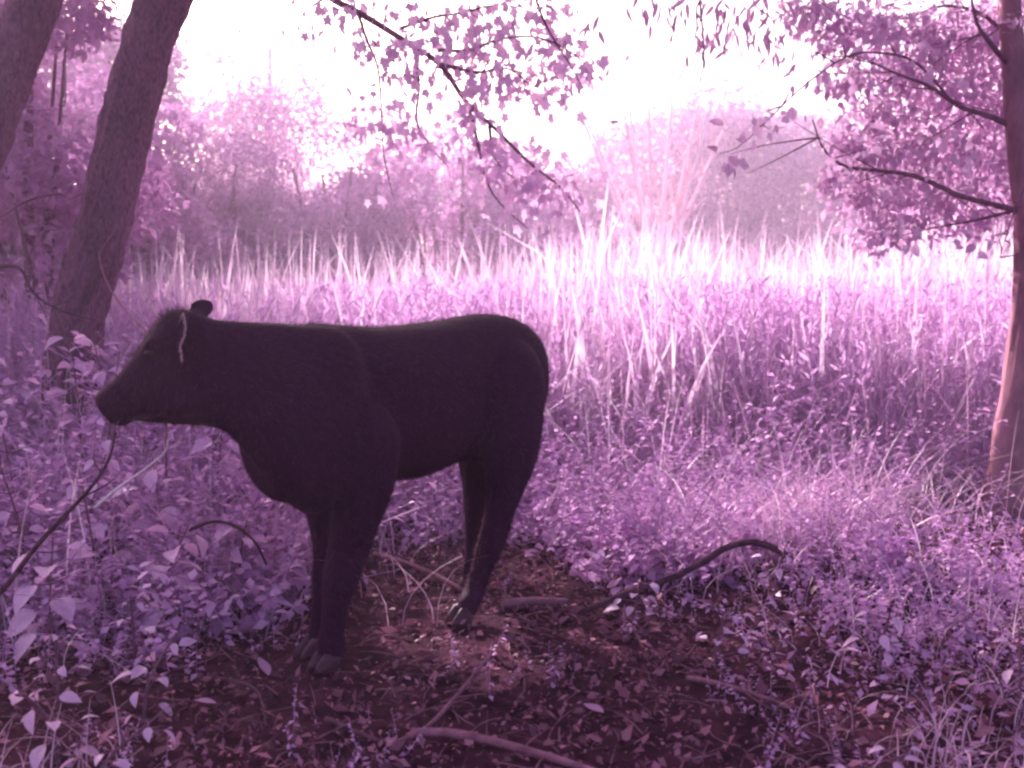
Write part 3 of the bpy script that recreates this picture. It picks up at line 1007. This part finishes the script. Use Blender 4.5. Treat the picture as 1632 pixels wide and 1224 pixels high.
def ear(base_p, tip_p, out_n, w, mat, rim=None, name='ear'):
    """cupped leaf-shaped ear with thickness"""
    base_p, tip_p = np.asarray(base_p), np.asarray(tip_p)
    ax = tip_p - base_p
    Ln = np.linalg.norm(ax)
    ax = ax / Ln
    n_ = np.asarray(out_n, float)
    n_ = n_ - ax * (n_ @ ax)
    n_ /= np.linalg.norm(n_)
    sd = np.cross(ax, n_)
    prof = [(0, .35), (.15, .62), (.35, 1), (.6, .95), (.8, .74), (.92, .48), (1, .1)]
    rings_ = []
    for t_, k in prof:
        pts = []
        for j in range(16):
            a = 2 * math.pi * j / 16
            x = math.cos(a) * w * k
            y = math.sin(a) * .012 * (1.2 - t_) + .22 * (abs(x) / max(w, 1e-6)) ** 2 * w
            pts.append(base_p + ax * Ln * t_ + sd * x + n_ * y - CO)
        rings_.append(np.array(pts))
    s_ = Soup()
    s_.add(*loft(rings_))
    return s_.build(name, mat, cow, True)


e1 = ear(P(294, 504, 3.50), P(289, 574, 3.44), (-1.0, -.15, .1), .05, M['coat'])
s = Soup()
rp = spline([P(293, 500, 3.475), P(296, 518, 3.445), P(294, 535, 3.43), P(288, 550, 3.42), P(291, 572, 3.41)], 14) - CO
for k in range(420):  # short hairs along the ear edge, its rim light put into their colour
    c = rp[rng.integers(0, 14)] + rng.normal(0, .0009, 3) + [0, 0, rng.uniform(-.004, .004)]
    e = c + rng.normal(0, .004, 3) + np.array([-.002, -.004, -.008])
    w_ = np.array([.0008, 0, 0])
    s.add([c - w_, c + w_, e], T=[(0, 1, 2)])
eh = s.build('sunlit_fringe', M['ear_rim_lit'], e1, True)
ear(P(305, 506, 3.68), P(336, 481, 3.76), (.1, -1, .15), .036, M['coat'])
for sgn in (1, -1):
    c = P(250, 560, 3.60) + HS * sgn * .096
    V, T, Q = tube(np.array([c - HS * sgn * .02, c - HS * sgn * .01, c + HS * sgn * .004, c + HS * sgn * .012]) - CO, np.array([.008, .022, .018, .005]), 14)
    s = Soup()
    s.add(V, T, Q)
    s.build('eye', M['eye'], cow, True)
    c = P(168, 636, 3.60) + HS * sgn * .045
    V, T, Q = tube(np.array([c - HS * sgn * .02 + [.005, 0, 0], c, c + HS * sgn * .006 + [-.004, 0, .003]]) - CO, np.array([.008, .017, .006]), 10)
    s = Soup()
    s.add(V, T, Q)
    s.build('nostril', M['muzzle'], cow, True)
for gp, dirv in ((gNF, (-.75, -.66, 0)), (gFF, (-.8, -.6, 0)), (gNH, (-.8, -.6, 0)), (gFH, (-.75, -.66, 0))):
    dv = np.array(dirv)
    dv /= np.linalg.norm(dv)
    sv = np.array([-dv[1], dv[0], 0])
    s = Soup()
    for sgn in (1, -1):
        rg = []
        for z, k, fw in ((.0, 1.0, .018), (.02, .98, .012), (.045, .85, .0), (.065, .66, -.008)):
            c = gp + sv * sgn * .026 + dv * fw * 1.25 + UZ * z * 1.1
            pts = [c + sv * .026 * k * math.cos(6.283 * j / 14) + dv * (.055 if math.sin(6.283 * j / 14) > 0 else .045) * k * math.sin(6.283 * j / 14) - CO for j in range(14)]
            rg.append(np.array(pts))
        s.add(*loft(rg))
    s.build('hoof', M['hoof'], cow, True)
tp = spline([cw(-.33, -.03, 1.15), cw(-.39, -.04, 1.06), cw(-.385, -.06, .85), cw(-.37, -.07, .62), cw(-.36, -.07, .48)], 22) - CO
V, T, Q = tube(tp, spline([[.035], [.026], [.02], [.018], [.03]], 22)[:, 0], 10)
s = Soup()
s.add(V, T, Q)
tl = s.build('tail', M['coat'], cow, True)
s = Soup()
for k in range(70):
    b = tp[-1] + rng.normal(0, .012, 3)
    e = b + np.array([rng.normal(0, .025), rng.normal(0, .025), -rng.uniform(.1, .22)])
    V, T, Q = tube(np.array([b + [0, 0, .05], e]), np.array([.004, .001]), 3)
    s.add(V, T, Q)
s.build('switch', M['coat'], tl, True)['kind'] = 'stuff'

# straw held in the mouth
s = Soup()
pa = spline([P(200, 660, 3.56), P(186, 676, 3.55), P(181, 692, 3.55), P(174, 716, 3.55)], 10)
V, T, Q = tube(pa, np.linspace(.003, .0016, 10), 5)
s.add(V, T, Q)
tag(s.build('grass_straw', M['stick']), 'thin straw of grass hanging from the mouth of the cow', 'straw')


# ------------------------------------------------------------------ reeds and weeds
def frustum_xy(n, y0, y1, margin=1.0, x_lo=None, x_hi=None):
    y = np.sqrt(rng.uniform(y0 ** 2, y1 ** 2, n))
    w = .5 * y * (1632 / FPX) + margin
    x = rng.uniform(-1, 1, n) * w
    return np.stack([x, y], 1)


def with_z(xy):
    return np.column_stack([xy, gz_arr(xy)])


def jit(xy, f, seed):
    return np.array([mnoise.noise(Vector((a * f, b * f, seed))) for a, b in xy])


xy = frustum_xy(11000, 12.0, 23.5, 2.0)
pos = with_z(xy)
n = len(pos)
tallness = 1.85 + .75 * jit(xy, .45, 2.0) + rng.normal(0, .28, n)
keep = ~((xy[:, 0] < .3) & ((xy[:, 1] > 17.6) | (rng.random(len(xy)) < .35)))
tallness -= .55 * (xy[:, 0] < -.5)
xy, pos = xy[keep], pos[keep]
n = len(pos)
tallness = tallness[keep]
s = Soup()
blades(s, pos, np.clip(tallness, .8, 2.9), rng.uniform(.04, .10, n) * np.where(pos[:, 0] < -.5, .5, 1), np.abs(rng.normal(0, .75, n)), rng.normal(-.3, 1.8, n), 6)
tag(s.build('reeds', M['reed']), 'tall pale reeds standing in a bed behind the cow', 'reeds', kind='stuff')


def weed_template(h=1.0, nleaf=16, ls=.13, tmpl=L_SIMPLE, lean=.12, wst=.006, up=0):
    s = Soup()
    top = np.array([rng.normal(0, lean), rng.normal(0, lean), h])
    path = spline([(0, 0, 0), (top[0] * .3 + rng.normal(0, .02), top[1] * .3, h * .5), top], 5)
    V, T, Q = tube(path, np.linspace(wst, wst * .4, 5), 3)
    s.add(V, T=np.concatenate([T, Q[:, :3], Q[:, [0, 2, 3]]]))
    t = np.linspace(.05, 1, nleaf)
    pts = np.array([path[min(4, int(a * 4))] * (1 - (a * 4 % 1)) + path[min(4, int(a * 4) + 1)] * (a * 4 % 1) for a in t])
    scatter(s, tmpl, pts, ls * (1.15 - .6 * t) * rng.uniform(.8, 1.2, nleaf), rots(rng.uniform(0, 6.283, nleaf), rng.uniform(-.5 + .7 * up, .6 + .8 * up, nleaf), rng.normal(0, .4 + .4 * up, nleaf)))
    return np.concatenate(s.V), np.concatenate(s.T)


weed_t = [weed_template(1.0, 28, .13, L_NARROW, .14, .006, 1), weed_template(1.0, 26, .16, L_NARROW, .2, .006, 1), weed_template(1.0, 30, .10, L_NARROW, .14, .005, 1), weed_template(1.0, 26, .10, L_NARROW, .22, .006, 1)]


def open_patch(x, y):
    """how bare the ground is: 1 in the trampled clearing"""
    a = math.exp(-(((x + .1) / 1.5) ** 2 + ((y - 3.2) / 1.1) ** 2) ** 1.5)
    b = math.exp(-(((x + .35) / .75) ** 2 + ((y - 4.7) / .9) ** 2) ** 1.5)
    c = max(math.exp(-(((x - 2.3) / .8) ** 2 + ((y - 5.0) / .35) ** 2) ** 1.5), math.exp(-(((x - 2.75) / .65) ** 2 + ((y - 5.65) / .85) ** 2) ** 1.5))
    d = math.exp(-(((x - .72) / .62) ** 2 + ((y - 4.2) / .38) ** 2) ** 1.5)
    return min(1.0, max(a, b, .95 * c, .95 * d))


xy = frustum_xy(18000, 6.9, 14.5, .8)
edge = 7.0 + 1.2 * jit(xy, .45, 5.0) + .5 * jit(xy, 1.4, 15.0) + np.where(xy[:, 0] < 0, .6, 0)
xy = xy[(xy[:, 1] > edge) & np.array([open_patch(a, b) < .35 for a, b in xy])]
pos = with_z(xy)
kind = rng.integers(0, 4, len(pos))
hh = np.minimum(1.08, .38 + .62 * (pos[:, 1] - 6.8)) + .38 * jit(xy, .7, 8.0) + rng.normal(0, .16, len(pos))
s = Soup()
for k in range(4):
    m = kind == k
    scatter(s, weed_t[k], pos[m], np.clip(hh[m], .3, 1.4), rots(rng.uniform(0, 6.283, m.sum()), rng.normal(0, .12, m.sum()), rng.normal(0, .12, m.sum())))
tag(s.build('tall_weeds', M['weed']), 'thick stand of knee to waist high weeds behind the clearing', 'weeds', kind='stuff')

# broad reed blades coming forward into the weeds
xy = frustum_xy(6500, 7.3, 13.5, .8)
pos = with_z(xy)
n = len(pos)
s = Soup()
blades(s, pos, np.clip(rng.normal(1.05, .3, n) + .11 * (pos[:, 1] - 8) + .4 * jit(xy, .5, 12.0), .4, 2.1), rng.uniform(.024, .060, n), np.abs(rng.normal(0, .5, n)), rng.uniform(0, 6.28, n), 6)
tag(s.build('reed_blades', M['reed']), 'scattered broad reed blades among the weeds behind the cow', 'reeds', kind='stuff')

# thin tall grass mixed into the weeds
xy = frustum_xy(24000, 6.0, 14.5, .8)
xy = xy[[open_patch(a, b) < .35 for a, b in xy]]
pos = with_z(xy)
n = len(pos)
s = Soup()
blades(s, pos, np.clip(rng.normal(1.0, .25, n) + .06 * (pos[:, 1] - 8) - np.clip(.6 * (7.4 - pos[:, 1]), 0, .8) + .25 * jit(pos[:, :2], .9, 31.0), .2, 1.7), rng.uniform(.004, .014, n), np.abs(rng.normal(0, .38, n)), rng.uniform(0, 6.28, n), 5)
tag(s.build('tall_grass', M['grass']), 'thin tall grass stems growing through the weeds', 'grass', kind='stuff')

# low ground cover
cov_t = [weed_template(.35, 11, .075, L_SIMPLE, .12, .004), weed_template(.25, 9, .085, L_OV, .1, .004), weed_template(.5, 16, .065, L_SIMPLE, .15, .004)]
xy = frustum_xy(15000, 2.6, 8.2, .5)
keep = np.array([rng.random() > 1.25 * open_patch(a, b) + min(.75, max(.05, .75 - .26 * (b - 3.4))) - (.35 if a < -.9 and b > 3.6 else 0) + .35 * mnoise.noise(Vector((a * 1.3, b * 1.3, 6))) - (.3 if a > .75 and b < 5 else 0) + (.3 if b > 5.6 else 0) for a, b in xy])
xy = xy[keep]
pos = with_z(xy)
kind = rng.integers(0, 3, len(pos))
hh = .62 + .35 * jit(xy, .9, 4.0) + rng.normal(0, .16, len(pos)) - np.where(pos[:, 1] < 4.4, .2, 0) + np.clip(.32 * (pos[:, 1] - 5.2), 0, .9) * (1 + .8 * jit(xy, 1.1, 21.0)) + np.where((pos[:, 0] < -.9) & (pos[:, 1] > 4), .45, 0)
s = Soup()
for k in range(3):
    m = kind == k
    scatter(s, cov_t[k], pos[m], np.clip(hh[m], .25, 1.9), rots(rng.uniform(0, 6.283, m.sum()), rng.normal(0, .2, m.sum()), rng.normal(0, .2, m.sum())))
tag(s.build('ground_cover', M['cover']), 'low leafy ground cover around the clearing', 'ground cover', kind='stuff')

# arching grasses on the mound and at the lower right
s = Soup()
for (cx, cyy, sp, nn, h0, wd) in [(1.5, 5.3, .35, 420, .45, .006), (1.0, 4.9, .3, 260, .32, .005), (1.55, 2.8, .22, 120, .24, .004), (1.25, 3.0, .3, 90, .16, .0035), (1.75, 4.0, .35, 110, .26, .004), (1.9, 6.0, .5, 300, .6, .007),
                                  (-1.35, 2.85, .15, 60, .2, .004), (.8, 5.9, .5, 260, .45, .006), (-.9, 5.9, .4, 90, .4, .005), (-2.0, 5.2, .5, 260, .7, .007), (-1.3, 4.6, .35, 200, .5, .006)]:
    q = np.column_stack([rng.normal(cx, sp, nn), rng.normal(cyy, sp * .7, nn)])
    blades(s, with_z(q), rng.uniform(.5, 1.2, nn) * h0, rng.uniform(.6, 1.3, nn) * wd, rng.uniform(.3, 1.2, nn) * h0, rng.uniform(0, 6.28, nn), 6)
tag(s.build('arching_grass', M['grass']), 'arching dry grass on the mound and lower right ground', 'grass', kind='stuff')

# pale fallen leaves scattered over the right-hand floor
xy = frustum_xy(9000, 2.6, 6.6, .2)
xy = xy[(xy[:, 0] + .5 * jit(xy, 1.5, 50.0) > .75) & (rng.random(len(xy)) < .75)]
pos = with_z(xy)
n = len(pos)
pos[:, 2] += rng.uniform(.004, .05, n)
s = Soup()
scatter(s, L_SIMPLE, pos, np.clip(rng.lognormal(-3.4, .4, n), .012, .085), rots(rng.uniform(0, 6.283, n), rng.normal(0, .5, n), rng.normal(0, .8, n)))
tag(s.build('pale_litter', M['cover']), 'pale fallen leaves scattered on the floor at the right', 'leaf litter', kind='stuff')
# tiny seedlings and grass wisps in the clearing
xy = frustum_xy(1100, 2.5, 5.4, .2)
xy = xy[jit(xy, 1.8, 60.0) > .22]
pos = with_z(xy)
s = Soup()
scatter(s, cov_t[0], pos, rng.uniform(.12, .45, len(pos)), rots(rng.uniform(0, 6.283, len(pos)), rng.normal(0, .3, len(pos)), rng.normal(0, .3, len(pos))))
tag(s.build('seedlings', M['cover']), 'tiny seedlings dotted over the trampled clearing', 'seedlings', kind='stuff')

# dry pale stalks leaning through the undergrowth
s = Soup()
for (cx, cyy, sx, sy, nn, h0) in [(-1.7, 4.6, .5, .7, 130, .55), (-2.4, 5.4, .5, .6, 110, .9), (1.4, 5.9, .9, .5, 130, .6), (2.0, 4.6, .5, .4, 70, .3), (-1.2, 3.4, .3, .4, 40, .25), (1.3, 3.8, .6, .6, 90, .3), (.8, 6.8, 1.2, .5, 150, .9)]:
    q = np.column_stack([rng.normal(cx, sx, nn), rng.normal(cyy, sy, nn)])
    q = q[[open_patch(a, b_) < .25 and b_ > 3.0 for a, b_ in q]]
    nn = len(q)
    blades(s, with_z(q), rng.uniform(.3, 1.2, nn) * h0, rng.uniform(.002, .007, nn), rng.gamma(1.5, .4, nn) * h0, rng.uniform(0, 6.28, nn), 7)
tag(s.build('dry_stalks', M['reed']), 'pale dry stalks bent through the undergrowth on both sides', 'dry stalks', kind='stuff')

# leaf litter and twig litter
xy = frustum_xy(52000, 2.2, 7.5, .3)
xy = xy[jit(xy, 2.2, 40.0) + .6 * jit(xy, 6.0, 41.0) > rng.uniform(-.75, .45, len(xy))]
pos = with_z(xy)
n = len(pos)
pos[:, 2] += rng.uniform(0, .02, n)
s = Soup()
scatter(s, L_SIMPLE, pos, np.clip(rng.lognormal(-3.85, .55, n), .006, .075), rots(rng.uniform(0, 6.283, n), rng.normal(0, .5, n), rng.normal(0, .8, n)))
tag(s.build('leaf_litter', M['litter']), 'dry brown leaf litter covering the clearing floor', 'leaf litter', kind='stuff')
s = Soup()
xy = frustum_xy(700, 2.2, 7.0, .2)
for a, b in xy:
    L_ = rng.uniform(.04, .2)
    an = rng.uniform(0, 3.14)
    z = gz(a, b) + .012
    e = np.array([a + L_ * math.cos(an), b + L_ * math.sin(an), z + rng.uniform(-.005, .03)])
    V, T, Q = tube(spline([(a, b, z), ((a + e[0]) / 2 + rng.normal(0, .01), (b + e[1]) / 2 + rng.normal(0, .01), z + .01), e], 4), np.linspace(.0035, .002, 4), 4)
    s.add(V, T, Q)
q = frustum_xy(3800, 2.2, 7.0, .2)
blades(s, with_z(q) + [0, 0, .006], rng.uniform(.004, .05, len(q)), rng.uniform(.002, .006, len(q)), rng.uniform(.03, .16, len(q)), rng.uniform(0, 6.28, len(q)), 4)
tag(s.build('twig_litter', M['stick']), 'small broken twigs strewn over the clearing floor', 'twigs', kind='stuff')


# ------------------------------------------------------------------ broad-leaved weeds, countable
bl = obj('leaf', *L_BROAD[:1], L_BROAD[1], M['broad'])
bl_data = bl.data
bpy.data.objects.remove(bl)


def broad_weed(x, y, h, nleaf, size, label, group):
    t = thing('broadleaf_weed', label, 'weed', group)
    z0 = gz(x, y)
    t.location = (x, y, z0)
    top = np.array([rng.normal(0, .09), rng.normal(0, .09), h])
    path = spline([(0, 0, -.02), (top[0] * .2, top[1] * .2, h * .5), top], 9)
    V, T, Q = tube(path, np.linspace(.007, .003, 9), 6)
    s = Soup()
    s.add(V, T, Q)
    for k in range(nleaf):
        f = .2 + .8 * (k + .5) / nleaf
        p = path[int(f * 8)]
        a = 2.4 * k + rng.uniform(-.5, .5)
        st_ = rng.uniform(.03, .09)
        q = p + np.array([math.cos(a) * st_, math.sin(a) * st_, .02])
        V, T, Q = tube(np.array([p, q]), np.array([.003, .002]), 4)
        s.add(V, T, Q)
        o = bpy.data.objects.new('leaf', bl_data)
        COL.objects.link(o)
        o.parent = t
        o.location = q
        sc = size * rng.uniform(.7, 1.2) * (1.1 - .35 * f)
        o.scale = (sc, sc, sc)
        o.rotation_euler = (rng.uniform(-.65, .45), rng.normal(0, .4), a - math.pi / 2)
    s.build('stem', M['twig'], t, True)
    return t


GA, GB, GC, GD = 'broad-leaved weeds under the cow head', 'tall weeds at the left edge', 'small weeds in the bottom left corner', 'small weeds in the right foreground'
for grp, x, y, h, lab in [
    (GA, -1.72, 4.25, .62, 'leafy weed just left of the bright thin stem below the muzzle'),
    (GA, -1.40, 4.05, .42, 'weed right behind the bright thin stem under the cow chin'),
    (GA, -1.55, 4.60, .60, 'weed reaching up towards the mouth of the cow'),
    (GA, -1.20, 4.50, .38, 'short weed beside the arching dark twig before the chest'),
    (GA, -1.95, 4.70, .75, 'weed growing up behind the dark slanting sapling stem'),
    (GA, -1.15, 4.90, .45, 'weed close to the dewlap of the cow'),
    (GA, -1.50, 5.20, .65, 'weed hidden partly behind the lower jaw of the cow'),
    (GA, -1.72, 3.80, .42, 'weed at the foot of the dark slanting sapling stem'),
    (GA, -1.38, 3.72, .30, 'lowest weed of the bank left of the bare soil'),
    (GB, -2.35, 4.90, .95, 'tall weed at the left edge level with the muzzle'),
    (GB, -2.60, 5.30, 1.1, 'tall weed at the left edge below the crooked dark branch'),
    (GB, -2.20, 5.60, 1.0, 'tall weed in front of the left half of the big trunk foot'),
    (GB, -2.05, 4.35, .70, 'weed crowding the left edge below the other tall ones'),
    (GB, -2.42, 5.85, 1.20, 'pale tall weed standing right against the foot of the big trunk'),
    (GB, -2.28, 5.95, 1.15, 'tall weed between the big trunk foot and the cow forehead'),
    (GB, -2.62, 6.25, 1.02, 'tall weed in front of the right edge of the big trunk foot'),
    (GB, -2.85, 6.3, .95, 'tall weed in front of the left edge of the big trunk foot'),
    (GC, -1.35, 3.00, .26, 'small weed nearest the left border of the bottom left corner'),
    (GC, -1.15, 2.75, .22, 'small weed at the very bottom of the left corner'),
    (GC, -1.50, 3.35, .30, 'small weed above the others in the bottom left corner'),
    (GC, -1.20, 3.30, .22, 'small weed left of the crooked twig on the soil'),
    (GD, .95, 2.75, .16, 'round-leaved weed at the bottom edge on the right'),
    (GD, .75, 3.75, .20, 'small weed above the low fading stick'),
    (GD, 1.30, 3.60, .24, 'small weed right of the low fading stick'),
    (GD, .50, 4.20, .20, 'small weed left of the end of the arched branch'),
    (GD, 1.65, 3.30, .26, 'small weed at the right border near the bottom'),
    (GD, 1.10, 4.30, .26, 'small weed in front of the grassy mound'),
]:
    broad_weed(x, y, h, int(9 + h * 12), rng.uniform(.085, .15) if h > .3 else rng.uniform(.05, .08), lab, grp)


# ------------------------------------------------------------------ fallen sticks, dead branches and saplings
def stick(name, label, cat, rows, r0, r1, mat, n=20, sides=9, ground=False, forks=()):
    """rows: photo pixels with distance, or ground pixels with a height above ground"""
    pts = []
    for q in rows:
        if ground:
            p = G(q[0], q[1])
            p[2] += q[2]
            pts.append(p)
        else:
            pts.append(P(*q))
    pa = spline(pts, n)
    t = thing(name, label, cat)
    o0 = pa[0].copy()
    t.location = o0
    s = Soup()
    V, T, Q = tube(pa - o0, np.linspace(r0, r1, n), sides, .12, rows[0][0] * .1, 6)
    s.add(V, T, Q)
    s.build('shaft', M[mat], t, True)
    for (i, dx, dy, dz, r) in forks:
        b = pa[i]
        e = b + np.array([dx, dy, dz])
        s = Soup()
        V, T, Q = tube(spline([b, (b + e) / 2 + rng.normal(0, .012, 3), e], 6) - o0, np.linspace(r, r * .4, 6), 6)
        s.add(V, T, Q)
        s.build('side_twig', M[mat], t, True)
    return t


stick('fallen_branch', 'dark arched stick lying over the low plants right of the cow', 'stick',
      [(930, 975, 4.42), (1000, 945, 4.45), (1060, 925, 4.48), (1110, 902, 4.5), (1155, 874, 4.52), (1195, 864, 4.54), (1225, 870, 4.56), (1262, 890, 4.58)], .013, .016, 'stick_dark', 30)
stick('fallen_branch', 'long pale stick lying along the bottom edge', 'stick',
      [(655, 1178, .02), (720, 1183, .025), (800, 1200, .025), (900, 1228, .02), (990, 1262, .02)], .016, .012, 'stick', 20, ground=True)
stick('fallen_branch', 'thin stick propped up beside the pale stick at the bottom', 'stick',
      [(625, 1192, .01), (680, 1170, .02), (735, 1128, .06), (785, 1082, .10)], .009, .006, 'stick', 16, ground=True, forks=[(6, -.05, -.12, .01, .004)])
stick('fallen_branch', 'pale stick lying under the belly of the cow', 'stick',
      [(596, 890, .02), (640, 905, .03), (690, 925, .03), (738, 948, .02)], .016, .012, 'stick', 14, ground=True)
stick('fallen_branch', 'short pale log end lying right of the hind hoof', 'stick',
      [(800, 968, .015), (850, 966, .02), (905, 966, .015)], .022, .018, 'stick', 12, ground=True)
stick('fallen_branch', 'low stick fading into the leaves below the grassy mound', 'stick',
      [(1095, 1092, .015), (1170, 1112, .02), (1260, 1142, .015)], .010, .007, 'stick', 14, ground=True)
stick('fallen_branch', 'dark crooked twig on the soil at the lower left', 'stick',
      [(345, 1085, .01), (395, 1105, .03), (415, 1125, .03), (425, 1165, .015)], .007, .004, 'stick_dark', 14, ground=True)
stick('fallen_branch', 'dull stick half buried left of the propped stick', 'stick',
      [(520, 1150, .01), (570, 1175, .015), (625, 1195, .012)], .009, .007, 'stick_dark', 12, ground=True)
stick('sapling', 'dark slanting sapling stem rising from the lower left edge', 'sapling',
      [(-70, 1010, 3.5), (0, 945, 3.55), (60, 868, 3.6), (140, 782, 3.7), (172, 735, 3.75), (184, 690, 3.8)], .011, .004, 'stick_dark', 22, forks=[(12, .09, .1, .06, .004), (15, -.06, .1, .09, .003)])
stick('sapling', 'bright thin stem tipped with a curled leaf under the cow chin', 'sapling',
      [(150, 810, 4.0), (190, 776, 4.0), (225, 752, 4.0), (262, 722, 4.0), (268, 700, 4.0)], .005, .003, 'stem_pale', 14)
stick('dead_branch', 'dark crooked branch entering the left edge beside the big trunk', 'branch',
      [(-90, 440, 5.6), (0, 425, 5.6), (32, 428, 5.6), (52, 465, 5.6), (82, 488, 5.6), (112, 500, 5.6), (150, 510, 5.6)], .011, .004, 'stick_dark', 22, forks=[(9, .05, .1, -.2, .004), (14, .12, 0, .06, .003)])
stick('dead_branch', 'thin arching branch crossing the foot of the big leaning trunk', 'branch',
      [(-60, 390, 6.2), (0, 348, 6.2), (40, 322, 6.2), (92, 309, 6.2), (112, 318, 6.2), (132, 308, 6.2), (150, 315, 6.2)], .009, .003, 'stick', 22, forks=[(12, .08, 0, .10, .003)])
stick('vine', 'thin vine hanging down the big trunk towards the cow head', 'vine',
      [(188, 355, 6.6), (172, 385, 6.6), (158, 402, 6.6), (166, 440, 6.5), (182, 470, 6.2), (205, 500, 5.6), (236, 535, 5.0), (262, 640, 4.8), (265, 760, 4.7)], .005, .006, 'stick', 26, forks=[(8, .28, 0, .03, .003)])
stick('fallen_branch', 'dark twig arching through the weeds in front of the cow chest', 'stick',
      [(300, 846, 4.3), (335, 832, 4.3), (370, 836, 4.3), (405, 862, 4.3), (425, 900, 4.3)], .007, .005, 'stick_dark', 16)

# a few pale fallen leaves that stand out on the dark soil
cu = obj('leaf', *leaf_ovate(.3, .12, -.2)[:1], leaf_ovate(.3, .12, -.2)[1], M['litter_pale'])
cu_d = cu.data
bpy.data.objects.remove(cu)
for lab, px, py, sc, rz in [('pale curled leaf on the soil right of the bottom stick', 962, 1150, .075, 1.0), ('small pale leaf lying left of the curled leaf', 932, 1148, .05, 2.2),
                            ('pale leaf lying on soil left of the front hooves', 428, 1085, .085, .9), ('lone pale leaf at the far lower left soil', 345, 1130, .07, 2.0),
                            ('pale leaf below the crooked dark twig', 485, 1135, .05, 2.8), ('small pale leaf right of the near front hoof', 655, 1092, .03, 1.0),
                            ('pale leaf lying left of the far front hoof', 470, 960, .09, 2.4), ('pale leaf on dark litter right of the mound', 1330, 885, .10, 1.4),
                            ('broad pale leaf lying nearest the right trunk foot', 1420, 880, .10, 2.0)]:
    o = bpy.data.objects.new('fallen_leaf', cu_d)
    COL.objects.link(o)
    q = G(px, py)
    o.location = q + [0, 0, .02]
    o.scale = (sc, sc, sc)
    o.rotation_euler = (rng.normal(.1, .2), rng.normal(0, .3), rz)
    tag(o, lab, 'leaf')

# ------------------------------------------------------------------ haze in the air
HAZE = 0.0085
if HAZE:
    x0, x1, y0, y1, z0, z1 = -60, 60, -30, 75, -1.2, 14.5
    V = np.array([(x, y, z) for z in (z0, z1) for y in (y0, y1) for x in (x0, x1)], float)
    Q = np.array([(0, 2, 3, 1), (4, 5, 7, 6), (0, 1, 5, 4), (2, 6, 7, 3), (0, 4, 6, 2), (1, 3, 7, 5)])
    m, nt, out = new_mat('haze')
    pv = nt.nodes.new('ShaderNodeVolumePrincipled')
    pv.inputs['Color'].default_value = (.93, .62, 1.0, 1)
    pv.inputs['Density'].default_value = HAZE
    pv.inputs['Anisotropy'].default_value = 0.5
    nt.links.new(pv.outputs[0], out.inputs['Volume'])
    tag(obj('haze', V, Q, m), 'thin bright haze filling the air', 'haze', kind='stuff')
